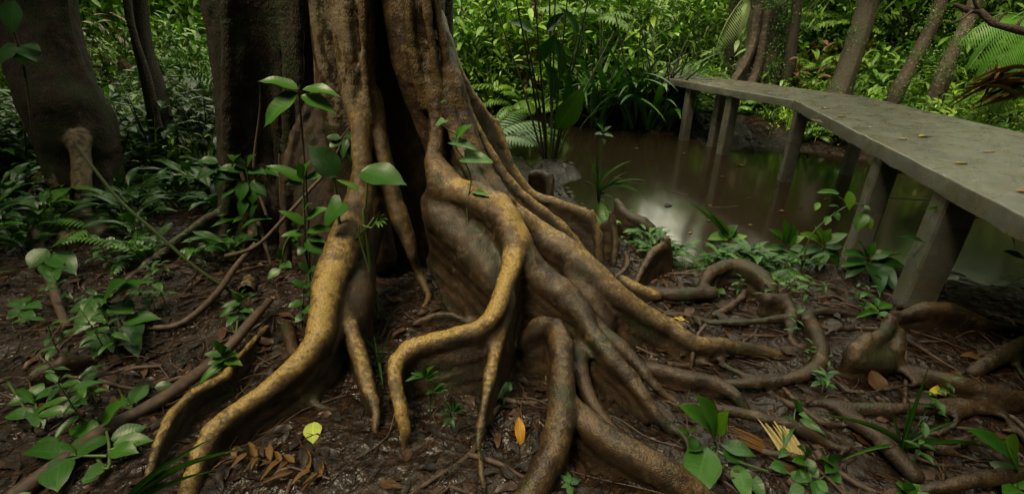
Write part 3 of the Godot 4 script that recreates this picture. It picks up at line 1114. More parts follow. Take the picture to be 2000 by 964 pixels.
	# surface roots that surface again on the mud to the right and at the edges
	var more := [
		[0.6, [[1238, 560, 0.04, 9, 1], [1258, 520, 0.14, 10, 1], [1280, 490, 0.20, 12, 1], [1300, 482, 0.20, 13, 1], [1308, 500, 0.12, 12, 1]]],
		[0.4, [[1365, 575, 0.02, 10, 1], [1385, 535, 0.12, 16, 1], [1425, 519, 0.15, 18, 1], [1462, 524, 0.15, 20, 1], [1496, 550, 0.12, 20, 1], [1508, 580, 0.06, 18, 0]]],
		[0.45, [[1500, 585, 0.10, 18, 1], [1535, 590, 0.09, 18, 1], [1546, 620, 0.05, 14, 1], [1547, 668, 0.0, 10, 0]]],
		[0.1, [[1250, 570, 0.03, 16, 0], [1320, 575, 0.05, 17, 0], [1390, 572, 0.05, 16, 0]]],
		[0.8, [[1215, 548, 0.10, 14, 1], [1245, 565, 0.08, 16, 1], [1283, 580, 0.04, 15, 0]]],
		[0.4, [[1455, 570, 0.06, 9, 0], [1432, 596, 0.04, 9, 0], [1395, 615, 0.01, 8, 0]]],
		[0.05, [[1362, 628, 0.02, 8, 0], [1450, 630, 0.05, 9, 0], [1550, 618, 0.06, 10, 0], [1620, 608, 0.05, 10, 0], [1690, 622, 0.0, 8, 0]]],
		[0.25, [[1262, 715, 0.04, 16, 0], [1330, 735, 0.05, 18, 0.5], [1400, 748, 0.05, 18, 0.5], [1440, 775, 0.04, 15, 0], [1458, 800, 0.0, 10, 0]]],
		[0.2, [[1385, 748, 0.0, 10, 0], [1450, 750, 0.03, 14, 0], [1540, 740, 0.05, 14, 0], [1590, 722, 0.07, 16, 0], [1606, 690, 0.08, 18, 0.5], [1592, 645, 0.08, 18, 0.5], [1580, 625, 0.03, 14, 0]]],
		[0.55, [[1668, 690, 0.12, 22, 1], [1685, 672, 0.16, 20, 1], [1715, 660, 0.18, 18, 1], [1742, 636, 0.19, 16, 1], [1752, 660, 0.14, 18, 1], [1740, 700, 0.06, 26, 1]]],
		[0.1, [[1690, 700, 0.08, 36, 1], [1720, 700, 0.08, 34, 1]]],
		[0.5, [[1765, 615, 0.08, 12, 1], [1800, 605, 0.12, 17, 1], [1850, 606, 0.13, 21, 1], [1900, 622, 0.09, 17, 1], [1940, 638, 0.06, 12, 0], [1985, 642, 0.03, 11, 0]]],
		[0.15, [[1765, 722, 0.03, 14, 0], [1840, 738, 0.06, 19, 0.5], [1920, 762, 0.06, 20, 0.5], [2020, 785, 0.04, 20, 0]]],
		[0.3, [[1902, 728, 0.0, 14, 0], [1945, 700, 0.06, 19, 0], [2000, 675, 0.09, 20, 0], [2060, 655, 0.08, 20, 0]]],
		[0.15, [[1640, 800, 0.02, 12, 0], [1720, 796, 0.05, 13, 0], [1800, 800, 0.05, 13, 0], [1880, 805, 0.02, 11, 0]]],
		[0.3, [[1650, 800, 0.02, 14, 0], [1690, 835, 0.05, 18, 0], [1730, 870, 0.05, 20, 0], [1790, 930, 0.02, 20, 0]]],
		[0.5, [[1330, 795, 0.02, 10, 0], [1400, 800, 0.05, 13, 0], [1470, 812, 0.06, 15, 0], [1560, 838, 0.05, 16, 0], [1620, 870, 0.0, 12, 0]]],
		[0.25, [[1040, 342, -4.2, 12, 1], [1062, 342, -4.15, 12, 1], [1075, 360, -4.05, 11, 1], [1070, 385, -4.0, 9, 0]]],
		[0.3, [[1205, 395, -3.9, 9, 1], [1225, 420, -3.75, 12, 1], [1262, 438, -3.65, 14, 1], [1292, 470, -3.55, 9, 1]]],
		[0.4, [[1180, 440, -3.3, 10, 1], [1195, 435, -3.25, 10, 1], [1202, 470, -3.2, 9, 0], [1198, 520, -3.1, 8, 0]]],
		[0.5, [[810, 632, 0.02, 9, 0], [845, 616, 0.06, 9, 1], [885, 614, 0.07, 9, 1], [918, 632, 0.03, 8, 0]]],
		[0.25, [[-40, 745, 0.05, 18, 0], [40, 742, 0.06, 19, 0], [95, 722, 0.08, 19, 0.5], [135, 704, 0.08, 18, 0.5], [170, 706, 0.03, 12, 0]]],
		[0.1, [[560, 640, 0.03, 16, 0], [600, 770, 0.02, 12, 0], [640, 800, -0.01, 9, 0]]],
		[0.3, [[1780, 960, 0.02, 14, 0], [1860, 945, 0.06, 17, 0], [1960, 930, 0.06, 18, 0], [2060, 925, 0.04, 16, 0]]],
		[0.25, [[1205, 540, 0.02, 8, 0], [1225, 520, 0.05, 8, 0], [1222, 495, 0.06, 7, 0]]]]
	for k in 32:
		var px := rng.randf_range(1280, 1970)
		var py := rng.randf_range(600, 920)
		var a := rng.randf_range(-0.5, 0.9)
		var r := rng.randf_range(4.0, 11.0)
		var line: Array = []
		for i in 6:
			line.append([px, py, 0.045 * sin(PI * i / 5.0) + jitter(0.01), r * (1.0 - 0.09 * i)])
			px += cos(a) * 42.0
			py += sin(a) * 26.0
			a += jitter(0.7)
		more.append([rng.randf_range(0.1, 0.5), line])
	for k in more.size():
		ch.append(chain_px(20 + k, more[k][0], more[k][1]))
	var made := skin(ch, 0.0145, Vector3(-2.35, -0.14, -4.45), Vector3(3.2, 2.55, -1.0), 0.034, coat_golden_lit, 0.009)
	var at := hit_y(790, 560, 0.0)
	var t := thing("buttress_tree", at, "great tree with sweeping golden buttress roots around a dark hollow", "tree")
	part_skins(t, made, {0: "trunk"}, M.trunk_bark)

func make_mossy_tree() -> void:
	var ch: Array = []
	ch.append(chain_px(0, 0.0, [[540, -260, -4.0, 150], [538, -60, -4.0, 140], [538, 60, -4.0, 118], [536, 150, -4.0, 104], [530, 260, -4.0, 92], [525, 380, -3.95, 84], [520, 480, -3.85, 84], [515, 560, -3.7, 90]]))
	ch.append(chain_px(0, 0.0, [[600, -200, -3.75, 60], [590, 0, -3.72, 58], [575, 80, -3.74, 46], [560, 110, -3.8, 30]]))
	ch.append(chain_px(0, 0.15, [[468, -200, -3.9, 30], [472, 0, -3.85, 28], [480, 150, -3.8, 20], [492, 300, -3.72, 18], [500, 420, -3.6, 16]]))
	ch.append(chain_px(1, 0.85, [[508, 330, -3.62, 16, 0], [499, 400, -3.5, 14, 0], [493, 460, -3.38, 15, 0], [487, 520, -3.25, 17, 0], [484, 565, 0.02, 18, 0], [480, 590, -0.05, 18, 0]]))
	ch.append(chain_px(1, 0.2, [[512, 380, -3.6, 20, 0], [514, 470, -3.45, 26, 0], [512, 560, -3.3, 30, 0]]))
	ch.append(chain_px(2, 0.05, [[500, 370, -3.75, 13, 0.5], [450, 400, -3.6, 12, 1], [395, 433, -3.42, 12, 1], [330, 482, -3.2, 12, 1], [278, 525, 0.035, 11, 1], [235, 556, 0.0, 9, 0]]))
	for k in 7:
		var px := 452.0 + k * 22.0 + jitter(7)
		var line: Array = []
		for i in 7:
			line.append([px + jitter(6), -200.0 + i * 110.0, -3.62 + 0.012 * absf(k - 3.0) * 4.0 + jitter(0.03), rng.randf_range(7, 13)])
			px += jitter(5)
		ch.append(chain_px(0, 0.0, line))
	var made := skin(ch, 0.02, Vector3(-3.4, -0.14, -4.9), Vector3(-0.9, 2.75, -2.7), 0.06, coat_dark, 0.014)
	var t := thing("mossy_tree", hit_y(515, 560, 0.0), "dark mossy trunk with one pale root beside the golden plank buttress", "tree")
	part_skins(t, made, {0: "trunk"}, M.rough_bark)

func make_leaning_tree() -> void:
	var ch: Array = []
	ch.append(chain_px(0, 0.0, [[20, -220, -4.75, 84], [45, -60, -4.6, 74], [68, 40, -4.5, 66], [92, 120, -4.4, 63], [118, 200, -4.3, 64], [140, 262, -4.3, 58], [150, 300, -4.35, 50]]))
	ch.append(chain_px(0, 0.0, [[142, 230, -4.4, 66], [160, 300, -4.38, 62], [172, 370, -4.35, 58], [185, 430, -4.3, 60], [195, 480, -4.2, 66]]))
	ch.append(chain_px(0, 0.0, [[120, 150, -4.4, 40], [165, 225, -4.35, 34], [195, 290, -4.3, 20]]))
	ch.append(chain_px(1, 0.8, [[152, 270, -4.12, 24, 0], [158, 330, -4.0, 20, 0], [157, 390, -3.88, 21, 0], [148, 440, -3.75, 24, 0], [132, 478, 0.05, 26, 0], [112, 505, -0.05, 20, 0]]))
	ch.append(chain_px(1, 0.1, [[160, 430, -3.8, 24, 0], [200, 455, 0.10, 20, 0], [250, 465, 0.04, 14, 0]]))
	ch.append(chain_px(2, 0.7, [[128, 290, -4.2, 18, 0], [112, 350, -4.1, 14, 0], [98, 400, -4.0, 13, 0], [88, 440, -3.9, 13, 0], [70, 480, 0.02, 12, 0]]))
	for k in 4:
		var line: Array = []
		for i in 8:
			var f := i / 7.0
			line.append([lerpf(28, 172, f) + (k - 1.5) * 30.0 + jitter(7), lerpf(-200, 390, f), lerpf(-4.40, -4.12, f) - 0.07 * absf(k - 1.5) + jitter(0.02), rng.randf_range(8, 13)])
		ch.append(chain_px(0, 0.0, line))
	var made := skin(ch, 0.025, Vector3(-5.9, -0.14, -5.3), Vector3(-2.6, 2.9, -3.2), 0.05, coat_dark, 0.014)
	var t := thing("leaning_tree", hit_y(140, 480, 0.0), "dark leaning trunk propped on two pale lichen-covered roots", "tree")
	part_skins(t, made, {0: "trunk"}, M.rough_bark)

# ---------------------------------------------------------------- trees beyond, canopy, undergrowth
func bark_mat(key: String, dark: Array, light: Array, patch: Array, scale := 1.6) -> StandardMaterial3D:
	if not M.has(key):
		var m := mat(lin(1, 1, 1), 0.75, 0.4)
		m.albedo_texture = noise_tex(hash(key) % 1000, 0.03, 5, [[0.0, lin(dark[0], dark[1], dark[2])], [0.45, lin(light[0], light[1], light[2])], [0.6, lin(dark[0], dark[1], dark[2])], [0.72, lin(patch[0], patch[1], patch[2])], [1.0, lin(light[0], light[1], light[2])]], 256)
		m.heightmap_enabled = true
		m.heightmap_texture = noise_tex(61, 0.05, 5, [], 512)
		m.heightmap_scale = 1.0
		M[key] = tri(m, scale)
	return M[key]

func simple_tree(called: String, label: String, group: String, list: Array, look: Material, crown_at := Vector3.ZERO, crown_r := 0.0, crown_n := 0) -> Node3D:
	var rows := pix_rows(list)
	var low: Array = rows[-1]
	var foot := Vector3(low[0], gy(low[0], low[2]), low[2])
	if low[1] > foot.y + 0.05:
		rows.append([low[0] + (low[0] - rows[-2][0]) * 0.3, foot.y - 0.05, low[2], low[3] * 1.25])
	var t := thing(called, foot, label, "tree", group)
	var top: Array = rows[0]
	var head := Vector3(top[0], top[1], top[2])
	var lean := head - Vector3(rows[1][0], rows[1][1], rows[1][2])
	lean = lean.normalized()
	if crown_r > 0.0:
		crown_at = head + Vector3(lean.x * 0.25, 1.0, lean.z * 0.25) * maxf(1.0, crown_at.y - head.y)
		rows.push_front([lerpf(head.x, crown_at.x, 0.5) , lerpf(head.y, crown_at.y, 0.5), head.z, top[3] * 0.85])
		rows.push_front([crown_at.x, crown_at.y, crown_at.z, top[3] * 0.5])
	part("trunk", tube_from(rows, 0.12 if view_depth(foot) < 7.0 else 0.25, 14, 0.22, null, foot).mesh(), look, t)
	if called == "leaning_forest_tree":
		var spots: Array = []
		var tints: Array = []
		for k in 26:
			var f := rng.randf()
			var lo: Array = rows[mini(int(f * (rows.size() - 1)), rows.size() - 2)]
			var hi: Array = rows[mini(int(f * (rows.size() - 1)), rows.size() - 2) + 1]
			var g := f * (rows.size() - 1) - int(f * (rows.size() - 1))
			var ang := rng.randf_range(-1.6, 1.6)
			spots.append(Transform3D(Basis.from_euler(Vector3(jitter(0.5), rng.randf() * TAU, jitter(0.5))).scaled(Vector3.ONE * rng.randf_range(0.2, 0.42)), Vector3(lerpf(lo[0], hi[0], g) + sin(ang) * lo[3], lerpf(lo[1], hi[1], g), lerpf(lo[2], hi[2], g) + cos(ang) * lo[3]) - foot))
			tints.append(Color(0.06, 0.15, 0.022) * rng.randf_range(0.6, 1.4))
		multi("climber_leaves", clump("small_b"), M.mass, spots, tints, t).set_meta("kind", "stuff")
	if crown_r > 0.0:
		# limbs that carry the crown
		for k in 4:
			var a := TAU * k / 4.0 + 0.5
			var tip := crown_at + Vector3(cos(a) * crown_r * 0.6, crown_r * 0.25, sin(a) * crown_r * 0.6)
			var s := crown_at - Vector3(0, crown_r * 0.35, 0)
			s = Vector3(lerpf(head.x, crown_at.x, 0.6), lerpf(head.y, crown_at.y, 0.6), lerpf(head.z, crown_at.z, 0.6))
			part("limb", tube_from([[s.x, s.y, s.z, top[3] * 0.4], [(s.x + tip.x) / 2, (s.y + tip.y) / 2 + 0.2, (s.z + tip.z) / 2, top[3] * 0.3], [tip.x, tip.y, tip.z, top[3] * 0.12]], 0.4, 7, 0.0, null, foot).mesh(), look, t)
		crown(t, crown_at - foot, crown_r, int(crown_n * 0.3))
	return t

func crown(t: Node3D, at: Vector3, r: float, n: int, flatness := 0.6, color := Color(0.040, 0.095, 0.018)) -> void:
	var xfs: Array = []
	var cols: Array = []
	for k in n:
		var d := Vector3(rng.randfn(), rng.randfn(), rng.randfn()).normalized() * pow(rng.randf(), 0.4)
		xfs.append(Transform3D(Basis.from_euler(Vector3(jitter(0.5), rng.randf() * TAU, jitter(0.5))).scaled(Vector3.ONE * rng.randf_range(0.5, 0.95)), at + Vector3(d.x * r, d.y * r * flatness, d.z * r)))
		cols.append(color * rng.randf_range(0.7, 1.4))
	multi("crown", clump("canopy"), M.mass, xfs, cols, t).set_meta("kind", "stuff")

func multi(called: String, mesh: Mesh, material: Material, xfs: Array, cols: Array, parent: Node) -> MultiMeshInstance3D:
	var mm := MultiMesh.new()
	mm.transform_format = MultiMesh.TRANSFORM_3D
	mm.use_colors = cols.size() > 0
	mm.mesh = mesh
	mm.instance_count = xfs.size()
	for i in xfs.size():
		mm.set_instance_transform(i, xfs[i])
		if cols: mm.set_instance_color(i, cols[i])
	var o := MultiMeshInstance3D.new()
	o.name = called if parent != self else numbered(called)
	o.multimesh = mm
	o.material_override = material
	parent.add_child(o, true)
	return o

var clumps := {}
func clump(kind: String) -> ArrayMesh:
	if clumps.has(kind):
		return clumps[kind]
	var r := RandomNumberGenerator.new()
	r.seed = hash(kind)
	var mb := MB.new()
	if kind == "canopy":      # a spray of leaves about 1 m across
		for k in 150:
			var d := Vector3(r.randfn(), r.randfn() * 0.7, r.randfn()) * 0.36
			mb.leaf(Transform3D(Basis.from_euler(Vector3(r.randf_range(-0.3, 0.9), r.randf() * TAU, r.randf_range(-0.6, 0.6))), d), r.randf_range(0.09, 0.19), r.randf_range(0.035, 0.07), 0, 0.5, 0.1, 3, 2)
	elif kind.begins_with("broad"):      # stems with pairs of broad leaves
		for s in 5:
			var a := r.randf() * TAU
			var lean := Vector3(cos(a), 0, sin(a)) * r.randf_range(0.1, 0.4)
			var h := r.randf_range(0.45, 0.95)
			mb.tube(PackedVector3Array([Vector3.ZERO, lean * 0.4 * h + Vector3(0, h * 0.5, 0), lean * h + Vector3(0, h, 0)]), PackedFloat32Array([0.006, 0.005, 0.003]), 4)
			for l in 8:
				var f := 0.25 + 0.75 * l / 7.0
				var p := lean * f * f * h + Vector3(0, h * f, 0)
				mb.leaf(Transform3D(Basis.from_euler(Vector3(r.randf_range(-0.5, 0.5), l * 2.4 + a + r.randf_range(-0.4, 0.4), r.randf_range(-0.3, 0.3))), p), r.randf_range(0.15, 0.26), r.randf_range(0.06, 0.10), 0, 0.7, 0.1, 4, 2)
	elif kind.begins_with("small"):      # a twiggy bush of small leaves
		for k in 90:
			var d := Vector3(r.randfn() * 0.28, absf(r.randfn()) * 0.34 + 0.02, r.randfn() * 0.28)
			mb.leaf(Transform3D(Basis.from_euler(Vector3(r.randf_range(-0.5, 0.8), r.randf() * TAU, r.randf_range(-0.5, 0.5))), d), r.randf_range(0.06, 0.12), r.randf_range(0.025, 0.05), 0, 0.4, 0.1, 3, 2)
		for k in 7:
			var a := r.randf() * TAU
			var tip := Vector3(cos(a) * 0.3, r.randf_range(0.4, 0.75), sin(a) * 0.3)
			mb.tube(PackedVector3Array([Vector3.ZERO, tip * 0.5 + Vector3(0, 0.08, 0), tip]), PackedFloat32Array([0.005, 0.004, 0.002]), 4)
	elif kind == "fern":
		for k in 8:
			var a := TAU * k / 8.0 + r.randf_range(-0.3, 0.3)
			frond(mb, Transform3D(Basis.from_euler(Vector3(-r.randf_range(0.6, 1.1), a, 0)), Vector3.ZERO), r.randf_range(0.5, 0.8), 0.16, 13, 1.4)
	elif kind == "strap":
		for k in 13:
			var a := TAU * k / 13.0 + r.randf_range(-0.4, 0.4)
			mb.leaf(Transform3D(Basis.from_euler(Vector3(-r.randf_range(0.8, 1.35), a, 0)), Vector3.ZERO), r.randf_range(0.5, 0.95), r.randf_range(0.025, 0.045), 3, r.randf_range(0.9, 2.0), 0.2, 7, 2)
	elif kind == "palm":
		for k in 6:
			var a := TAU * k / 6.0 + r.randf_range(-0.4, 0.4)
			frond(mb, Transform3D(Basis.from_euler(Vector3(-r.randf_range(0.7, 1.2), a, 0)), Vector3.ZERO), r.randf_range(1.1, 1.6), 0.42, 22, 1.5, 0.028)
	clumps[kind] = mb.mesh()
	return clumps[kind]

# A feathered frond along +Z of xf, arching down; pinnae in pairs.
func frond(mb: MB, xf: Transform3D, length: float, half: float, pairs: int, arch: float, wide := 0.0, hang := 0.25) -> void:
	var pts := PackedVector3Array()
	var rad := PackedFloat32Array()
	var n := pairs + 2
	var frames: Array = []
	for i in n:
		var s := float(i) / (n - 1)
		var b := arch * s
		var p := Vector3(0, -length * (1.0 - cos(b)) / arch, length * sin(b) / arch)
		pts.append(xf * p)
		rad.append(lerpf(0.006, 0.0015, s) * (length / 0.7))
		frames.append(Transform3D(Basis(Vector3.RIGHT, b), p))
	mb.tube(pts, rad, 4)
	for i in range(1, n - 1):
		var s := float(i) / (n - 1)
		var l := half * pow(sin(PI * clampf(0.12 + 0.85 * s, 0, 1)), 0.8)
		var w := wide if wide > 0.0 else length / pairs * 0.85
		for side in [-1.0, 1.0]:
			var turn := Basis(Vector3.UP, side * (1.25 - 0.55 * s)) * Basis(Vector3.RIGHT, hang)
			mb.leaf(xf * frames[i] * Transform3D(turn, Vector3.ZERO), l, w, 1, 0.5, 0.05, 3, 2)

func make_far_trees() -> void:
	var dark := bark_mat("bark_dark", [0.014, 0.011, 0.008], [0.035, 0.026, 0.017], [0.03, 0.042, 0.014])
	var brown := bark_mat("bark_brown", [0.015, 0.010, 0.007], [0.038, 0.024, 0.016], [0.062, 0.05, 0.036])
	var moss := bark_mat("bark_moss", [0.016, 0.013, 0.009], [0.04, 0.031, 0.020], [0.032, 0.05, 0.014])
	var pale := bark_mat("bark_pale", [0.022, 0.016, 0.011], [0.052, 0.038, 0.026], [0.15, 0.12, 0.085])
	simple_tree("slim_tree", "slim dark trunk entwined by a brown liana in the undergrowth", "", [[255, -160, -5.5, 17], [268, 20, -5.45, 17], [285, 110, -5.4, 18], [303, 190, -5.35, 20], [318, 262, -5.3, 22]], dark, Vector3(0, 6.0, 0), 2.6, 70)
	var l := thing("liana", hit_z(328, 285, -5.1), "brown liana climbing beside the slim dark trunk", "vine")
	part("stem", tube_from(pix_rows([[236, -200, -5.35, 7], [248, 0, -5.2, 7], [262, 70, -5.15, 6], [288, 150, -5.1, 6], [302, 220, -5.05, 7], [326, 300, -5.0, 7], [332, 345, -4.95, 8]]), 0.08, 8, 0.2, null, l.position).mesh(), brown, l)
	# the vine-clad tree beyond the boardwalk
	var big := simple_tree("fluted_tree", "vine-clad fluted tree with spreading feet beyond the boardwalk", "", [[1506, -200, -9.6, 34], [1504, 0, -9.6, 34], [1500, 70, -9.6, 36], [1494, 120, -9.6, 40], [1488, 150, -9.6, 46], [1486, 175, -9.6, 52]], moss, Vector3(0, 7.0, 0), 3.4, 120)
	for f in [[[1482, 10, -9.35, 9], [1472, 80, -9.3, 9], [1452, 130, -9.2, 9], [1428, 165, -9.1, 8]], [[1500, 20, -9.3, 9], [1488, 100, -9.25, 9], [1474, 150, -9.2, 10], [1462, 172, -9.1, 10]], [[1518, 0, -9.35, 10], [1518, 100, -9.3, 10], [1514, 160, -9.2, 13]], [[1472, 20, -9.4, 7], [1462, 90, -9.4, 7], [1440, 140, -9.3, 8]]]:
		part("buttress", tube_from(pix_rows(f), 0.2, 8, 0.2, null, big.position).mesh(), [pale, moss, moss][rng.randi() % 3], big)
	var xfs: Array = []
	var cols: Array = []
	for k in 46:
		var p := hit_z(rng.randf_range(1500, 1545), rng.randf_range(-10, 165), rng.randf_range(-9.3, -9.05))
		xfs.append(Transform3D(Basis.from_euler(Vector3(jitter(0.4), rng.randf() * TAU, jitter(0.4))).scaled(Vector3.ONE * rng.randf_range(0.25, 0.5)), p - big.position))
		cols.append(Color(0.045, 0.12, 0.02) * rng.randf_range(0.6, 1.3))
	multi("vine", clump("small"), M.mass, xfs, cols, big).set_meta("kind", "stuff")
	simple_tree("slender_tree", "slender dark stem right beside the vine-clad fluted tree", "", [[1572, -160, -9.0, 9], [1556, 20, -9.0, 9], [1546, 90, -9.0, 10], [1536, 165, -9.0, 12]], dark, Vector3(0, 5.5, 0), 1.6, 40)
	simple_tree("leaning_forest_tree", "mossy leaning trunk behind the bend of the boardwalk", "", [[1728, -160, -8.4, 18], [1702, -20, -8.4, 18], [1680, 60, -8.3, 17], [1660, 120, -8.2, 18], [1640, 172, -8.1, 20], [1628, 205, -8.0, 24]], moss, Vector3(0, 6.5, 0), 3.0, 100)
	simple_tree("leaning_forest_tree", "grey-brown leaning trunk half hidden behind the mossy leaning one", "", [[1800, -160, -10.5, 14], [1775, 0, -10.5, 14], [1756, 60, -10.4, 14], [1742, 120, -10.3, 15], [1730, 170, -10.2, 16]], brown, Vector3(0, 7, 0), 2.6, 80)
	simple_tree("leaning_forest_tree", "reddish peeling trunk leaning over bright strap-leaved plants", "", [[1872, -160, -8.3, 11], [1838, 0, -8.2, 11], [1816, 60, -8.1, 11], [1790, 110, -8.0, 11], [1768, 150, -7.9, 12], [1752, 180, -7.8, 13]], brown, Vector3(0, 6, 0), 2.4, 70)
	simple_tree("leaning_forest_tree", "pale-patched dark trunk leaning among ferns beyond the boardwalk", "", [[1945, -160, -7.9, 11], [1905, 0, -7.8, 11], [1882, 60, -7.7, 11], [1856, 110, -7.6, 12], [1838, 160, -7.5, 13]], pale, Vector3(0, 6.5, 0), 2.4, 70)
	simple_tree("leaning_forest_tree", "thin dark trunk leaning behind the pale palm fronds", "", [[1990, -160, -9.8, 12], [1950, 0, -9.8, 11], [1930, 50, -9.7, 11], [1912, 100, -9.6, 11]], dark, Vector3(0, 7, 0), 2.4, 70)
	simple_tree("slim_tree", "black trunk standing close behind the golden right column", "", [[872, -200, -4.6, 14], [874, 0, -4.55, 11], [876, 100, -4.5, 11], [880, 180, -4.45, 12]], dark)
	simple_tree("slim_tree", "reddish slim trunk behind the thicket of tall stems", "", [[1042, -160, -11.0, 7], [1043, 0, -11.0, 7], [1045, 100, -11.0, 8], [1047, 180, -11.0, 9]], brown, Vector3(0, 5, 0), 2.0, 50)
	simple_tree("slim_tree", "brown slim trunk beside the reddish one behind the tall stems", "", [[1064, -160, -12.5, 6], [1060, 0, -12.5, 6], [1057, 100, -12.5, 6], [1055, 180, -12.5, 6]], pale, Vector3(0, 6, 0), 2.0, 50)
	simple_tree("slim_tree", "dark straight trunk behind the pale hanging palm frond", "", [[1446, -160, -11.5, 11], [1438, 0, -11.5, 11], [1430, 90, -11.5, 12], [1426, 170, -11.5, 13]], dark, Vector3(0, 8, 0), 3.0, 90)
	for k in 26:
		var px := rng.randf_range(-150, 2150)
		if px > 420 and px < 900 or px > 1240 and px < 1420: continue
		var z := rng.randf_range(-13.5, -19.0)
		var s := rng.randf_range(5, 12)
		var d := (px - 1000.0) * 0.05 + jitter(14)
		simple_tree("forest_tree", "slim trunk standing deep in the forest beyond the creek", "slim trunks deep in the forest", [[px + d, -160, z, s], [px, 20, z, s], [px - d * 0.5, 120, z, s * 1.1], [px - d * 0.7, 170, z, s * 1.2]], [dark, brown, moss, pale][rng.randi() % 4], Vector3(0, rng.randf_range(6, 9), 0), 2.2, 30)
	# the branch that reaches in from the side
	var b := thing("broken_branch", hit_z(2300, 118, -6.2), "reddish-brown broken branch hanging out over the ferns", "branch")
	part("stem", tube_from(pix_rows([[1866, 8, -6.7, 3], [1892, 20, -6.65, 5], [1915, 22, -6.6, 6], [1942, 45, -6.5, 6], [1990, 58, -6.4, 6], [2080, 80, -6.3, 6], [2300, 118, -6.2, 8]]), 0.06, 9, 0.35, null, b.position).mesh(), brown, b)
	for f in [[[1915, 20, -6.6, 4], [1905, 5, -6.6, 3], [1898, -30, -6.6, 2]], [[1945, 46, -6.5, 4], [1958, 30, -6.5, 3], [1972, 22, -6.45, 1]], [[1985, 56, -6.4, 4], [1996, 38, -6.4, 2], [2010, 30, -6.4, 1]], [[1900, 20, -6.6, 3], [1878, 38, -6.6, 2], [1860, 42, -6.6, 1]]]:
		part("twig", tube_from(pix_rows(f), 0.06, 6, 0.2, null, b.position).mesh(), brown, b)

func make_canopy() -> void:
	# the crowns of the three near trees, above the frame
	for c in [["buttress_tree", Vector3(-1.8, 10.5, -6.2), 3.2, 120], ["mossy_tree", Vector3(-3.2, 6.2, -4.6), 2.8, 230], ["leaning_tree", Vector3(-6.0, 5.2, -4.6), 3.0, 260]]:
		var t: Node3D = get_node(c[0])
		var at: Vector3 = c[1] - t.position
		var top: Vector3 = {"buttress_tree": hit_z(765, -240, -3.45), "mossy_tree": hit_z(540, -240, -4.0), "leaning_tree": hit_z(24, -200, -4.75)}[c[0]] - t.position
		var r: float = {"buttress_tree": 0.36, "mossy_tree": 0.42, "leaning_tree": 0.34}[c[0]]
		part("upper_trunk", tube_from([[top.x, top.y - 0.1, top.z, r], [lerpf(top.x, at.x, 0.5), lerpf(top.y, at.y, 0.5), lerpf(top.z, at.z, 0.5), r * 0.8], [at.x, at.y, at.z, r * 0.4]], 0.4, 14, 0.15).mesh(), bark_mat("bark_dark", [], [], []), t)
		crown(t, at, c[2], c[3])
	# added unseen leaves and limbs shade the foreground; a hole lets sun reach roots
	var great: Node3D = get_node("buttress_tree")
	var spots: Array = []
	var tints: Array = []
	while spots.size() < 175:
		var p := Vector3(rng.randf_range(-5.0, 3.4), rng.randf_range(6.2, 8.2), rng.randf_range(-4.6, 2.6))
		if Vector2(p.x + 3.2, p.z - clampf(p.z, -1.1, 0.7)).length() < 2.0 or Vector2(p.x, p.z).length() > 5.4:
			continue
		spots.append(Transform3D(Basis.from_euler(Vector3(jitter(0.4), rng.randf() * TAU, jitter(0.4))).scaled(Vector3.ONE * rng.randf_range(0.7, 1.2)), p - great.position))
		tints.append(Color(0.045, 0.10, 0.018) * rng.randf_range(0.7, 1.3))
	multi("crown", clump("canopy"), M.mass, spots, tints, great).set_meta("kind", "stuff")  # added leaf clumps above the frame, placed to shade the foreground
	for k in 6:
		var tip := Vector3([-4.2, -2.6, -0.6, 1.2, 2.6, 0.4][k], 7.2, [-2.4, -0.2, 1.6, 0.2, -2.6, -3.6][k]) - great.position
		var from := Vector3(-1.2, 5.4, -4.4) - great.position
		part("limb", tube_from([[from.x, from.y, from.z, 0.12], [lerpf(from.x, tip.x, 0.5), from.y + 1.2, lerpf(from.z, tip.z, 0.5), 0.08], [tip.x, tip.y, tip.z, 0.03]], 0.3, 8, 0.1).mesh(), bark_mat("bark_dark", [], [], []), great)
	# forest all round, with the gap over the creek that the water mirrors
	var xfs: Array = []
	var cols: Array = []
	for k in 4200:
		var a := rng.randf() * TAU
		var r := rng.randf_range(13.0, 21.0)
		var p := Vector3(sin(a) * r, 0, -cos(a) * r)
		var y := rng.randf_range(0.0, 7.5) if k < 2600 else rng.randf_range(0.2, 3.2)
		if k >= 2600:
			a = rng.randf_range(-1.1, 1.1)
			p = Vector3(sin(a) * r, 0, -cos(a) * r)
		var side := wrapf(a, -PI, PI)
		if absf(side - 0.345) < rng.randf_range(0.05, 0.09) and y > 2.6:
			continue
		xfs.append(Transform3D(Basis.from_euler(Vector3(jitter(0.4), rng.randf() * TAU, jitter(0.4))).scaled(Vector3.ONE * rng.randf_range(1.0, 1.9)), p + Vector3(0, y + maxf(gy(p.x, p.z), 0.0), 0)))
		cols.append(Color(0.08, 0.19, 0.026).lerp(Color(0.23, 0.38, 0.05), rng.randf()) * rng.randf_range(0.6, 1.3))
	for k in 6400:      # unseen forest on the other sides, leaf clumps added to block low sky light
		var a := rng.randf_range(0.95, TAU - 0.95)
		var back := absf(wrapf(a, -PI, PI)) > 1.9
		var r := rng.randf_range(8.0, 13.0) if back else rng.randf_range(10.5, 16.0)
		xfs.append(Transform3D(Basis.from_euler(Vector3(jitter(0.4), rng.randf() * TAU, jitter(0.4))).scaled(Vector3.ONE * rng.randf_range(1.5, 2.4)), Vector3(sin(a) * r, rng.randf_range(0.6, 13.5), -cos(a) * r)))
		cols.append(Color(0.05, 0.12, 0.02) * rng.randf_range(0.6, 1.3))
	meta(multi("forest", clump("canopy"), M.mass, xfs, cols, self), "dense green rainforest closing in behind the creek, with unseen leaf clumps added all round", "forest", "", "stuff")

